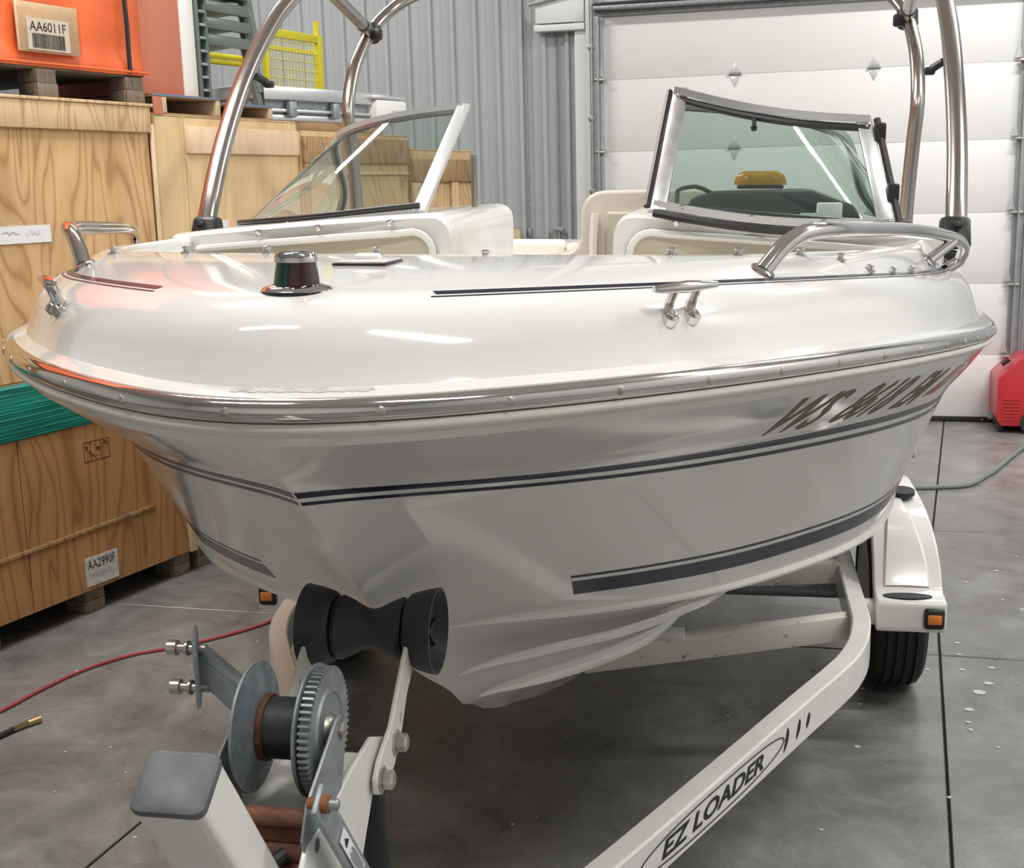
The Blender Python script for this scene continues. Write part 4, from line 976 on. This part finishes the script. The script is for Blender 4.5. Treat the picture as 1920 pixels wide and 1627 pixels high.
# ---- windscreen
WBASE = Crv([(.286, 1.81, .160), (.42, 1.835, .147), (.56, 1.88, .133), (.70, 1.945, .121), (.81, 2.02, .113), (.885, 2.13, .108), (.925, 2.30, .104), (.96, 2.75, .098), (.97, 3.2, .095)])
WTOP = Crv([(.307, 2.42, .440), (.43, 2.44, .430), (.55, 2.475, .415), (.66, 2.53, .395), (.735, 2.60, .375), (.785, 2.70, .350), (.82, 2.83, .305), (.87, 3.05, .20), (.965, 3.25, .10)])
def wind(sd):
    S = np.array([sd, 1, 1]); n = 40
    B_ = [q*S for q in WBASE.pts(n)]; T_ = [q*S for q in WTOP.pts(n)]
    g = MB().grid([[b+(t-b)*f for f in (0, .25, .5, .75, 1)] for b, t in zip(B_, T_)]).obj('windscreen_glass', 'wglass', boat, smooth=60)
    fb = MB().tube([q+np.array([0, 0, -.004]) for q in B_], 0, sect=[(-.014, -.012), (.014, -.012), (.012, .008), (-.008, .012)]).obj('windscreen_base_frame', 'alupaint', boat)
    MB().tube([q+np.array([0, -.006, .012]) for q in B_], .0075, 8).obj('base_gasket', 'black', fb)
    ft = MB().tube(T_, 0, sect=[(-.011, -.008), (.011, -.008), (.011, .010), (-.011, .010)]).obj('windscreen_top_frame', 'alupaint', boat)
    MB().tube([q+np.array([0, -.008, -.012]) for q in T_], .008, 8).obj('top_gasket', 'black', ft)
    a, b = B_[0], T_[0]; d = (b-a)/np.linalg.norm(b-a); x_ = np.array([1., 0, 0]); y_ = np.cross(d, x_); y_ /= np.linalg.norm(y_)
    MB().box((a+b)/2, (.036, .014, np.linalg.norm(b-a)+.02), ax=[x_, y_, d]).obj('windscreen_post', 'alupaint', boat, bevel=.003)
    for p in (.36, .5, .64): 
        q = np.array([sd*p, 1.795+.14*(p-.3), .138-.05*(p-.35)]); MB().lathe(q, (0, -1, .2), [(.006, 0), (.006, .006), (.004, .008)], 8).obj('frame_screw', 'chrome', fb)
    return g
wg = {sd: wind(sd) for sd in (1, -1)}
# brace tube by the starboard opening
MB().tube([(-.235, 2.25, -.3), (-.24, 2.24, .30)], .009, 10).obj('door_prop', 'steel', boat)
# opened centre panel folded flat over the port windscreen (four frame bars, gaskets, latches)
def bl_(P, Q, f): return P+(Q-P)*f
cTL, cBL = np.array([.325, 1.93, .437]), np.array([.290, 1.715, .168])
cTR, cBR = np.array([.765, 1.80, .358]), np.array([.815, 1.70, .128])
def panel_pt(u, v):
    q = bl_(bl_(cBL, cBR, u), bl_(cTL, cTR, u), v); bow = math.sin(math.pi*u); q = q + np.array([0, -.03*bow, -.016*bow*(1.0)]); return q
us2 = np.linspace(0, 1, 17)
pg = MB().grid([[panel_pt(u, v) for v in np.linspace(0, 1, 6)] for u in us2]).obj('centre_panel_glass', 'wglass', boat, smooth=60, label='opened centre windscreen panel folded to port')
for nm, v, off, sc_, mt in (('panel_top_frame', 1.0, .004, [(-.008, -.013), (.008, -.013), (.008, .013), (-.008, .013)], 'alu'), ('panel_bottom_frame', 0.03, 0, [(-.008, -.010), (.008, -.010), (.008, .010), (-.008, .010)], 'alu')):
    MB().tube([panel_pt(u, v)+np.array([0, 0, off]) for u in us2], 0, sect=[(b, a) for a, b in sc_]).obj(nm, mt, pg)
MB().tube([panel_pt(u, 1.0)+np.array([0, -.008, -.017]) for u in us2[0:]], .0085, 8).obj('panel_gasket', 'black', pg)
MB().tube([panel_pt(u, 0.0)+np.array([0, -.006, -.012]) for u in us2], .0105, 8).obj('panel_gasket', 'black', pg)
for nm, a, b, wv in (('panel_hinge_bar', cBL, cTL, .036), ('panel_latch_bar', cBR, cTR, .034)):
    d = (b-a)/np.linalg.norm(b-a); x_ = np.array([1., 0, 0]) - d*d[0]; x_ /= np.linalg.norm(x_); y_ = np.cross(d, x_)
    MB().box((a+b)/2 + x_*(.010 if nm == 'panel_hinge_bar' else -.012), (wv, .012, np.linalg.norm(b-a)+.02), ax=[x_, y_, d]).obj(nm, 'alu', pg, bevel=.002)
    sgn = -1 if nm == 'panel_hinge_bar' else 1
    MB().tube([a + x_*sgn*.016 + np.array([0, -.004, 0]), b + x_*sgn*.016 + np.array([0, -.004, 0])], .008, 8).obj('panel_edge_gasket', 'black', pg)
    for f in (.04, .96): MB().lathe(a+(b-a)*f + x_*(.008 if sgn < 0 else -.006) - np.array([0, .006, 0]), (0, -1, .1), [(.006, 0), (.006, .004), (.003, .007)], 10).obj('panel_screw', 'chrome', pg)
for v in (.30, .88):
    q = panel_pt(1.0, v) + np.array([.016, -.006, 0]); MB().box(q, (.026, .022, .045)).obj('panel_latch', 'black', pg, bevel=.006)
for u in (.12, .42, .72): MB().lathe(panel_pt(u, 0.03)+np.array([0, -.012, .004]), (0, -1, 0), [(.0055, 0), (.0055, .004), (.003, .006)], 8).obj('panel_screw', 'chrome', pg)
MB().lathe(panel_pt(.42, .93)+np.array([0, -.008, 0]), (0, -.3, -1), [(.005, 0), (.005, .022), (.008, .024), (.006, .032)], 8).obj('panel_catch', 'black', pg)
MB().grid([[panel_pt(u, 1.0)+np.array([0, -.0085, z]) for z in (-.005, .010)] for u in np.linspace(.56, .93, 8)]).obj('panel_sticker', 'strapY', pg, shell=.001)
MB().box(np.array([.315, 1.76, .150]), (.05, .03, .03)).obj('panel_bracket', 'alu', pg, bevel=.003)
# ---- tower
TF = [(.10, 2.255, 1.043), (.15, 2.285, 1.045), (.2, 2.327, 1.05), (.3, 2.415, 1.059), (.4, 2.511, 1.066), (.5, 2.618, 1.072), (.6, 2.747, 1.08), (.7, 2.894, 1.087), (.78, 3.02, 1.09), (.88, 3.2, 1.08), (.97, 3.42, 1.04), (1.03, 3.62, .96), (1.08, 3.75, .80), (1.11, 3.80, .5), (1.12, 3.82, 0)]
TR = [(.02, 4.08, 1.150), (.1, 4.078, 1.150), (.2, 4.07, 1.152), (.3, 4.06, 1.155), (.4, 4.045, 1.158), (.5, 4.028, 1.162), (.6, 4.06, 1.164), (.7, 4.125, 1.162), (.8, 4.233, 1.156), (.9, 4.36, 1.14), (1.0, 4.48, 1.08), (1.08, 4.55, .95), (1.12, 4.58, .6), (1.13, 4.6, 0)]
def bothside(P):
    c = Crv([(p, s, z) for z, s, p in P]); a = c.pts(60); return a + [q*np.array([-1, 1, 1]) for q in a[-2::-1]]
tw = MB().tube(bothside(TF), .0275, 18).obj('tower_hoop', 'steel', boat, label='front stainless tower hoop')
MB().tube(bothside(TR), .0275, 18).obj('tower_hoop', 'steel', boat, label='rear stainless tower hoop')
for sd in (1, -1):
    S = np.array([sd, 1, 1])
    q = np.array([1.04, 2.25, .085])
    f = MB().prism([(q[0]*sd-.036, q[1]-.055, q[2]-.035), (q[0]*sd-.036, q[1]+.06, q[2]-.035), (q[0]*sd-.036, q[1]+.045, q[2]+.045), (q[0]*sd-.036, q[1]-.012, q[2]+.05)], (.072, 0, 0)).obj('tower_foot', 'black', boat, bevel=.012)
    MB().lathe((q+np.array([.0, -.035, .03]))*S, (0, -1, .5), [(.014, 0), (.014, .012), (.008, .014)], 12).obj('foot_knob', 'black', f)
    zf_ = dz(1.02, 2.25)
    MB().prism([(sd*1.02-.04, 2.19, zf_-.01), (sd*1.02+.03, 2.19, zf_-.01), (sd*1.02+.03, 2.32, zf_-.01), (sd*1.02-.04, 2.32, zf_-.01)], (0, 0, max(.01, .055-zf_))).obj('foot_plate', 'black', f, bevel=.004)
    a = np.array([1.144, 4.335, .88])*S
    MB().tube([a + np.array([0, -.012, -.028]), a + np.array([0, .012, .028])], .042, 14).obj('tower_clamp', 'black', boat)
    MB().box(a + np.array([-.035*sd, -.03, -.01]), (.05, .04, .05)).obj('clamp_lug', 'black', boat, bevel=.01)
    b = np.array([1.050, 3.375, .952])*S
    d = (b-a)/np.linalg.norm(b-a)
    br = MB().tube([a+d*.04, b], .026, 14).obj('tower_brace', 'steel', boat)
    MB().tube([a+d*.17, a+d*.185], .0285, 14).obj('brace_ring', 'black', br)
    q = np.array([1.076, 2.70, .565])*S
    MB().tube([q+np.array([-sd*.02, .03, .0]), q+np.array([-sd*.05, .05, -.02])], .012, 8).obj('tower_hook', 'black', boat)
    MB().box(q+np.array([-sd*.055, .05, -.025]), (.03, .03, .022)).obj('tower_hook_tip', 'black', boat, bevel=.005)

# things left on the boat's dash
bx0 = frame(BW(.535, 2.2, .206), bl, ba, bu)
bc = thing('amber_beacon', bx0, 'twin domed amber warning light on the dark dash behind the windscreen', 'light')
MB().b2((-.06, -.03, 0), (.06, .03, .010)).obj('beacon_base', 'black', bc, bevel=.004)
rows = []
for i in range(9):
    f = i/8; z = .010+.036*math.sin(f*math.pi/2); k = math.cos(f*math.pi/2)
    row = []
    for j in range(40):
        a = 2*math.pi*j/40; rx = .068; ry = .034
        x_ = math.copysign(abs(math.cos(a))**.6, math.cos(a))*rx; y_ = math.copysign(abs(math.sin(a))**.8, math.sin(a))*ry
        dip = 1-.22*math.exp(-(x_/.018)**2)
        row.append((x_*(.35+.65*k**.6) if i < 8 else x_*.35, y_*(.2+.8*k**.6) if i < 8 else y_*.2, .010+(z-.010)*dip))
    rows.append(row)
mb = MB().grid(rows, closed_v=True); mb.f.append(tuple(8*40+j for j in range(40)))
MBd = mb.obj('beacon_dome', 'amberdome', bc, smooth=50)
for x_ in (-.035, .035): MB().lathe((x_, 0, .01), (0, 0, 1), [(.016, 0), (.012, .022), (.004, .026)], 14).obj('beacon_reflector', 'chrome', bc)
wc = thing('white_clip', frame(BW(.70, 1.985, .128), bl, ba, bu), 'small white plastic bracket on the dash beside the amber light', 'bracket')
MB().b2((-.03, 0, 0), (.03, .02, .045)).obj('clip_body', 'white', wc, bevel=.004)
MB().b2((-.07, .005, .01), (-.03, .015, .02)).obj('clip_arm', 'white', wc, bevel=.003)

# ================================================================== the trailer (local x = port, y = aft, z = up from the floor)
TO = np.array([BT[0], BT[1], 0.])
trl = thing('boat_trailer', frame(TO, bl0, ba, U3), 'white boat trailer with winch stand, fenders and one axle under the boat', 'trailer')
def rail_path(sd, w=.0):
    P = [(.0, .40), (.09, .60), (.22, .845), (.415, 1.241), (.640, 1.708), (.705, 1.84), (.760, 1.966), (.797, 2.11), (.812, 2.26), (.812, 2.5), (.812, 4.4)]
    c = Crv([(p+.0, s, 0) for p, s in P]).pts(90); return [q*np.array([sd, 1, 1]) for q in c]
FZ0, FZ1, FW = .355, .45, .052
def frame_rail(sd):
    c = rail_path(sd); rows = []
    b = .0045
    for i, q in enumerate(c):
        t = (c[min(i+1, len(c)-1)]-c[max(i-1, 0)]); t /= np.linalg.norm(t); n = np.array([t[1], -t[0], 0])*sd   # outward
        o = q + n*0.022
        h = FW/2
        pr = [(-h, FZ0+b), (-h+b, FZ0), (h-b, FZ0), (h, FZ0+b), (h, FZ1-b), (h-b, FZ1), (-h+b, FZ1), (-h, FZ1-b)]
        rows.append([o + n*x_ + np.array([0, 0, z_]) for x_, z_ in pr])
    mb = MB().grid(rows, closed_v=True); k = len(rows[0]); mb.f.append(tuple(range(k))); mb.f.append(tuple((len(rows)-1)*k+i for i in range(k)))
    return mb.obj('frame_rail', 'tw', trl, smooth=30)
fr = {sd: frame_rail(sd) for sd in (1, -1)}
# lettering on the outer face of the port rail
def rail_face(s_, z_, off=.0012):
    P = rail_path(1); ys = [q[1] for q in P]; x_ = float(np.interp(s_, ys, [q[0] for q in P])); e = .01
    t = np.array([float(np.interp(s_+e, ys, [q[0] for q in P]))-float(np.interp(s_-e, ys, [q[0] for q in P])), 2*e, 0]); t /= np.linalg.norm(t); n = np.array([t[1], -t[0], 0])
    return np.array([x_, s_, z_]) + n*(.022+FW/2+off), t
V, F, bb = text_geo('EZ LOADER', 1.0, .28, .028)
sA, sB = 1.02, 1.43
pts = [rail_face(sA+(sB-sA)*(x_-bb[0])/(bb[1]-bb[0]), .384+.038*(y_-bb[2])/(bb[3]-bb[2]))[0] for x_, y_ in V]
MB().add(pts, F).obj('maker_lettering', 'ink', fr[1], smooth=0, label='black maker lettering on the rail')
rows = []
el = []
for j in range(61):
    a = 2*math.pi*j/60
    ca, sa = math.cos(a), math.sin(a)
    ex = math.copysign(abs(ca)**.75, ca); ez = math.copysign(abs(sa)**.9, sa)
    el.append((1.235+.29*ex + .03*ez, .403+.032*ez))
MB().tube([rail_face(s_, z_)[0] for s_, z_ in el[:-1]], .0012, 5, closed=True).obj('lettering_outline', 'ink', fr[1])
def crescent(s0, hgt, sgn, thick):
    o = []; i_ = []
    for j in range(13):
        a = -1.15+2.3*j/12
        o.append(rail_face(s0+sgn*hgt*.9*math.cos(a)+.35*hgt*math.sin(a), .403+hgt*math.sin(a))[0])
        i_.append(rail_face(s0+sgn*(hgt*.9*math.cos(a)-thick*math.cos(a*1.35))+.35*hgt*math.sin(a), .403+hgt*math.sin(a))[0])
    MB().grid([o, i_]).obj('crescent_mark', 'ink', fr[1], smooth=0)
for s0, hg in ((1.525, .030), (1.59, .025), (1.645, .020)): crescent(s0, hg, 1, .016)
for s0, hg in ((.915, .030), (.84, .026), (.78, .02)): crescent(s0, hg, -1, .016)
# tongue, cross members, axle
MB().b2((-.04, -1.6, .355), (.04, .75, .45)).obj('tongue', 'tw', trl, bevel=.006)
def beam(n_, a, b, w_, h_, mt='twr'):
    a = np.array(a, float); b = np.array(b, float); d = (b-a); L_ = np.linalg.norm(d); d /= L_; y_ = np.cross(U3, d); y_ /= np.linalg.norm(y_); z_ = np.cross(d, y_)
    return MB().box((a+b)/2, (L_, w_, h_), ax=[d, y_, z_]).obj(n_, mt, trl, bevel=.008)
for sd in (1, -1):
    beam('cross_member', (sd*.845, 2.33, .395), (sd*.06, 2.12, .335), .05, .075)
    beam('cross_member', (sd*.83, 2.75, .42), (sd*.0, 2.75, .36), .05, .07)
    beam('fender_arm', (sd*.81, 2.47, .385), (sd*.92, 2.47, .385), .05, .07)
    beam('fender_arm', (sd*.83, 3.40, .40), (sd*.92, 3.40, .40), .05, .06)
beam('cross_member', (-.84, 3.6, .41), (.84, 3.6, .41), .05, .07)
MB().tube([(-.90, 2.91, .30), (.90, 2.91, .30)], .025, 12).obj('axle', 'galvd', trl)
for sd in (1, -1):
    # keel roller and bunks
    MB().b2((sd*.47-.04, 2.35, .54), (sd*.47+.04, 4.3, .592)).obj('bunk', 'rubber', trl, bevel=.01)
    for s_ in (2.75, 3.6): MB().b2((sd*.47-.025, s_-.03, .36), (sd*.47+.025, s_+.03, .545)).obj('bunk_post', 'galv', trl, bevel=.004)
    MB().b2((sd*.30-.03, 2.16, .385), (sd*.30+.045, 2.21, .41)).obj('wire_clip', 'white', trl, bevel=.003)
MB().lathe((-.10, 2.1, .40), (1, 0, 0), [(.03, 0), (.05, .01), (.05, .03), (.032, .10), (.05, .17), (.05, .19), (.03, .20)], 18).obj('keel_roller', 'rubber', trl)
# wheels and fenders
def wheel(sd):
    c = np.array([sd*.996 + (.07 if sd < 0 else 0), 2.91, .30])
    prof = []
    R0, hw = .30, .082
    for x_, r_ in ((-hw, .185), (-hw-.008, .21), (-hw-.010, .24), (-hw-.004, .272), (-.072, .292)): prof.append((r_, x_))
    for gx in (-.045, -.015, .015, .045): prof += [(R0-.001, gx-.013), (R0, gx-.005), (R0-.009, gx-.0035), (R0-.009, gx+.0035), (R0, gx+.005)]
    for x_, r_ in ((.072, .292), (hw+.004, .272), (hw+.010, .24), (hw+.008, .21), (hw, .185)): prof.append((r_, x_))
    w_ = MB().lathe(c, (1, 0, 0), prof, 64, cap=False).obj('tyre', 'tyre', trl, smooth=30)
    MB().lathe(c, (sd, 0, 0), [(.186, -.09), (.18, -.03), (.18, .06), (.19, .09), (.17, .075), (.10, .03), (.045, .04), (.045, .085), (.03, .09)], 32).obj('wheel_rim', 'white', w_)
    for k in range(5):
        a = k*1.2566; MB().lathe(c+np.array([sd*.03, .062*math.cos(a), .062*math.sin(a)]), (sd, 0, 0), [(.011, 0), (.011, .018), (.006, .02)], 6).obj('lug_nut', 'chrome', w_)
def fender(sd):
    out = [(2.41, .345), (2.402, .36), (2.402, .432), (2.412, .443), (2.475, .448), (2.495, .458), (2.53, .51), (2.575, .565), (2.63, .61), (2.70, .642), (2.78, .655), (2.93, .660), (3.08, .655), (3.16, .642), (3.24, .605), (3.32, .53), (3.39, .458), (3.41, .448), (3.49, .443), (3.498, .432), (3.498, .345)]
    inn = [(3.45, .345), (3.44, .40), (3.36, .41), (3.29, .49), (3.21, .575), (3.11, .618), (2.91, .63), (2.72, .615), (2.62, .565), (2.56, .49), (2.52, .41), (2.45, .40), (2.44, .345)]
    x0, x1 = (.895, 1.092) if sd > 0 else (.825, 1.022)
    f = MB().prism([(sd*x0, s_, z_) for s_, z_ in out+inn], (sd*(x1-x0), 0, 0)).obj('fender', 'fender', trl, bevel=.022, seg=4, smooth=40)
    def taper(o):
        for v in o.data.vertices:
            f_ = max(0, (v.co.z-.45)/.21); mid = (x0+x1)/2
            if abs(v.co.x) > mid: v.co.x -= sd*.030*f_**2.2
    taper(f)
    # raised centre crown with swept edges
    rows = []
    for s_, z_, wa, wb_ in ((2.49, .455, .915, 1.062), (2.53, .516, .92, 1.058), (2.575, .572, .926, 1.052), (2.63, .617, .933, 1.046), (2.70, .649, .940, 1.040), (2.80, .663, .944, 1.036), (3.06, .663, .944, 1.036), (3.16, .650, .940, 1.04), (3.25, .606, .93, 1.05), (3.38, .465, .915, 1.062)):
        if sd < 0: wa -= .07; wb_ -= .07
        rows.append([(sd*wa, s_, z_-.012), (sd*(wa+.012), s_, z_+.006), (sd*(wa*.5+wb_*.5), s_, z_+.008), (sd*(wb_-.012), s_, z_+.006), (sd*wb_, s_, z_-.012)])
    taper(MB().grid(rows).obj('fender_crown', 'fender', f, smooth=40))
    MB().prism([(sd*(x0+.09+.070*math.cos(a)), 2.440+.026*math.sin(a), .441) for a in np.linspace(0, 2*math.pi, 24, endpoint=False)], (0, 0, .007)).obj('step_pad', 'rubber', f)
    MB().prism([(sd*(x0+.112+.038*math.cos(a)), 2.80+.055*math.sin(a), .666) for a in np.linspace(0, 2*math.pi, 24, endpoint=False)], (0, 0, .013)).obj('step_pad', 'rubber', f)
    lx = sd*1.056 + (.07 if sd < 0 else 0)
    lm = MB().b2((lx-.029, 2.384, .362), (lx+.029, 2.406, .426)).obj('marker_light_housing', 'black', f, bevel=.012, seg=3)
    MB().b2((lx-.020, 2.378, .380), (lx+.020, 2.395, .409)).obj('marker_light_lens', 'amber', lm, bevel=.005)
for sd in (1, -1): wheel(sd); fender(sd)

# ---- winch stand (built in the trailer frame)
def YZ(poly, x0, x1): return MB().prism([(x0, s_, z_) for s_, z_ in poly], (x1-x0, 0, 0))
# leaning mast: square tube with a grey cap
mtop = np.array([0, -.222, 1.143]); md = np.array([0, .56, -.83]); md /= np.linalg.norm(md); my = np.array([1., 0, 0]); mz = np.cross(md, my)
mast = MB().rrect(mtop + md*.405, [md, my, mz], .068, .058, .80, .009).obj('winch_mast', 'tw', trl)
MB().rrect(mtop - md*.001, [md, my, mz], .071, .061, .010, .011).obj('mast_cap', 'cap', mast, bevel=.003, seg=2)
# side plates that carry winch and bow roller
plate = [(-.10, .985), (-.075, 1.005), (.0, 1.005), (.07, 1.015), (.150, 1.018), (.212, .990), (.208, .965), (.150, .955), (.06, .86), (-.02, .86), (-.11, .93)]
for sd in (1, -1): YZ(plate, sd*.058-.003, sd*.058+.003).obj('stand_plate', 'tw', trl, bevel=.0015, seg=1)
MB().prism([(-.055, s_, z_) for s_, z_ in [(-.098, .985), (-.040, .80), (-.032, .80), (-.090, .988)]], (.11, 0, 0)).obj('stand_front', 'tw', trl, bevel=.002)
YZ([(-.03, .80), (-.03, .87), (.12, .87), (.24, .70), (.24, .46), (.10, .46)], -.05, .05).obj('stand_column', 'tw', trl, bevel=.006)
MB().b2((-.055, -.075, .975), (.055, .03, .980)).obj('winch_base', 'rust', trl)
MB().prism([(-.055, .03, .985), (.055, .03, .985), (.055, .20, .972), (-.055, .20, .972)], (0, 0, -.004)).obj('stand_web', 'tw', trl)
# roller arms
arm = [(.190, .962), (.225, .975), (.245, 1.02), (.315, 1.085), (.330, 1.105), (.345, 1.09), (.335, 1.06), (.28, 1.0), (.262, .965), (.225, .945), (.165, .925), (.140, .935), (.130, .955), (.15, .972)]
arm = [(.128, .975), (.145, .990), (.20, 1.01), (.270, 1.068), (.320, 1.098), (.350, 1.088), (.340, 1.06), (.275, 1.02), (.245, .985), (.205, .955), (.15, .945), (.130, .955)]
for sd in (1, -1):
    a_ = YZ(arm, sd*.068-.003, sd*.068+.003).obj('roller_arm', 'twr', trl, bevel=.0015, seg=1)
    for s_, z_ in ((.212, .983), (.148, .966)):
        MB().lathe((sd*.071, s_, z_), (sd, 0, 0), [(.016, 0), (.016, .003), (.0115, .0032), (.0115, .014), (.009, .016)], 6).obj('bolt', 'zinc', a_)
# bow roller: waisted rubber roller between two cupped bells
RC = np.array([.010, .336, 1.083])
ro = MB().lathe(RC, (1, 0, 0), [(.026, -.048), (.040, -.047), (.043, -.041), (.037, -.027), (.028, -.010), (.026, 0), (.028, .010), (.037, .027), (.043, .041), (.040, .047), (.026, .048)], 36).obj('bow_roller', 'roller', trl)
for sd in (1, -1):
    be = MB().lathe(RC, (sd, 0, 0), [(.012, .050), (.043, .050), (.048, .054), (.054, .074), (.057, .090), (.0535, .0905), (.046, .074), (.030, .060), (.012, .058)], 40).obj('roller_bell', 'roller', ro)
    for k in range(8):
        a = k*math.pi/4; d_ = np.array([0, math.cos(a), math.sin(a)])
        MB().box(RC + np.array([sd*.068, 0, 0]) + d_*.028, (.018, .032, .003), ax=[(1, 0, 0), d_, np.cross((1, 0, 0), d_)]).obj('bell_rib', 'roller', be)
MB().tube([RC-np.array([.09, 0, 0]), RC+np.array([.07, 0, 0])], .008, 10).obj('roller_pin', 'zinc', ro)
# winch: drum, flange, toothed gear, frame, crank
WC = np.array([0, .05, 1.072])
wn_ = MB().lathe(WC, (1, 0, 0), [(.034, -.030), (.034, .034)], 28).obj('winch_drum', 'rubber', trl)
MB().lathe(WC, (1, 0, 0), [(.036, -.028), (.037, -.027), (.037, -.022), (.036, -.021)], 28).obj('drum_collar', 'rust', wn_)
MB().lathe(WC, (1, 0, 0), [(.010, -.040), (.040, -.040), (.066, -.044), (.072, -.042), (.072, -.039), (.066, -.040), (.045, -.030), (.034, -.028)], 48).obj('drum_flange', 'galvd', wn_)
MB().lathe(WC, (1, 0, 0), [(.034, .024), (.070, .026), (.0725, .028), (.0725, .030), (.060, .031), (.034, .031)], 48).obj('drum_flange', 'galvd', wn_)
# gear with teeth
NT = 58; ring = []
for i in range(NT):
    for f, r_ in ((0, .0635), (.25, .0635), (.4, .070), (.75, .070), (.9, .0635)):
        a = 2*math.pi*(i+f)/NT; ring.append((r_*math.cos(a), r_*math.sin(a)))
gr = MB().prism([(WC[0]+.033, WC[1]+y_, WC[2]+z_) for y_, z_ in ring], (.012, 0, 0)).obj('winch_gear', 'galv', wn_, smooth=0)
MB().lathe(WC, (1, 0, 0), [(.040, .045), (.042, .0475), (.046, .0475), (.048, .045)], 40, cap=False).obj('gear_ridge', 'galv', gr)
MB().lathe(WC, (1, 0, 0), [(.020, .045), (.016, .052), (.008, .056), (.008, .062), (.004, .064)], 16).obj('gear_hub', 'zinc', gr)
# side plates of the winch
wp = [(-.075, .985), (-.085, 1.015), (-.065, 1.045), (.035, 1.092), (.052, 1.092), (.062, 1.075), (.050, 1.03), (.03, .99), (-.01, .972), (-.05, .968)]
sp_ = YZ(wp, .056, .0595).obj('winch_side_plate', 'galv', trl, bevel=.001, seg=1)
YZ(wp, -.0575, -.054).obj('winch_side_plate', 'galv', trl, bevel=.001, seg=1)
MB().lathe((.059, .045, 1.078), (1, 0, 0), [(.009, 0), (.009, .004), (.006, .006)], 6).obj('side_bolt', 'zinc', sp_)
MB().lathe((.059, -.05, .992), (1, 0, 0), [(.008, 0), (.008, .002)], 14).obj('side_rivet', 'galv', sp_)
for s_, z_, r_, mt in ((-.052, 1.022, .0095, 'rustm'), (-.045, 1.000, .013, 'rust'), (-.058, .985, .011, 'rust'), (-.02, .985, .012, 'rust')): MB().tube([(-.053, s_, z_), (.053, s_, z_)], r_, 12).obj('winch_shaft', mt, trl)
MB().tube([(.020, -.085, .985), (.034, -.070, .992)], .008, 10).obj('pawl', 'black', trl)
# crank handle
cA = np.array([.078, -.085, 1.062]); cB = np.array([.085, -.005, .945])
d = (cB-cA)/np.linalg.norm(cB-cA); y_ = np.cross(d, (1, 0, 0)); y_ /= np.linalg.norm(y_)
ck = MB().box((cA+cB)/2+d*.06, (.27, .034, .006), ax=[d, y_, np.cross(d, y_)]).obj('crank_handle', 'galv', trl, bevel=.002)
MB().lathe(cA + np.array([-.012, 0.004, -.006]), (1, 0, 0), [(.006, 0), (.006, .012), (.0095, .0125), (.0095, .022), (.0065, .0225)], 16).obj('crank_nut', 'rustl', ck)
MB().lathe(cA + np.array([.010, .004, -.006]), (1, 0, 0), [(.0062, 0), (.0062, .008), (.0045, .010)], 12).obj('crank_stud', 'galv', ck)
st = MB().box(cA+d*.115+np.array([.0045, 0, 0]), (.085, .017, .0012), ax=[d, y_, np.cross(d, y_)]).obj('warning_sticker', 'paper', ck)
for i in range(7): MB().box(cA+d*(.095+.0)+d*.036+y_*(-.006+.002*i)+np.array([.0055, 0, 0]), (.05 if i % 3 else .04, .0008, .0008), ax=[d, y_, np.cross(d, y_)]).obj('sticker_line', 'inkl', st)
tri = [cA+d*.080+np.array([.0056, 0, 0]), cA+d*.091+y_*.005+np.array([.0056, 0, 0]), cA+d*.091-y_*.005+np.array([.0056, 0, 0])]
MB().prism(tri, (.0006, 0, 0)).obj('sticker_triangle', 'ink', st)
# rusty bolt head and hanging strap
MB().lathe((.018, -.094, .972), (.1, -1, -.3), [(.016, -.004), (.015, .003), (.010, .006)], 9).obj('rusty_bolt', 'rust', trl)
jk = MB().tube([(.045, .19, .93), (.05, .20, .70)], .017, 12).obj('hanging_strap', 'rubber', trl)
MB().box((.05, .20, .69), (.05, .04, .03)).obj('strap_hook', 'galvd', jk, bevel=.008)
# spare wheel bracket on the starboard side
sb = MB().prism([(-.060, .10, 1.079), (-.127, .10, 1.137), (-.127, .10, 1.098), (-.060, .10, 1.036)], (0, .004, 0)).obj('spare_bracket', 'galv', trl, bevel=.001, seg=1)
MB().prism([(-.060, .10, 1.079), (-.127, .10, 1.137), (-.127, .125, 1.137), (-.060, .125, 1.079)], (0, 0, -.004)).obj('bracket_flange', 'galv', sb, bevel=.001, seg=1)
MB().box((-.131, .105, 1.116), (.005, .062, .080), ax=[(math.cos(.40), math.sin(.40), 0), (-math.sin(.40), math.cos(.40), 0), (0, 0, 1)]).obj('bracket_plate', 'galvd', sb, bevel=.002)
for z_ in (1.140, 1.092):
    MB().lathe((-.128, .10, z_), (-1, 0, 0), [(.005, -.012), (.005, .008), (.009, .009), (.009, .012), (.0055, .013), (.0055, .022), (.009, .023), (.009, .034)], 12).obj('bracket_bolt', 'zinc', sb)
MB().lathe((-.060, .12, 1.03), (-1, 0, 0), [(.009, 0), (.009, .012)], 6).obj('bracket_bolt', 'zinc', sb)
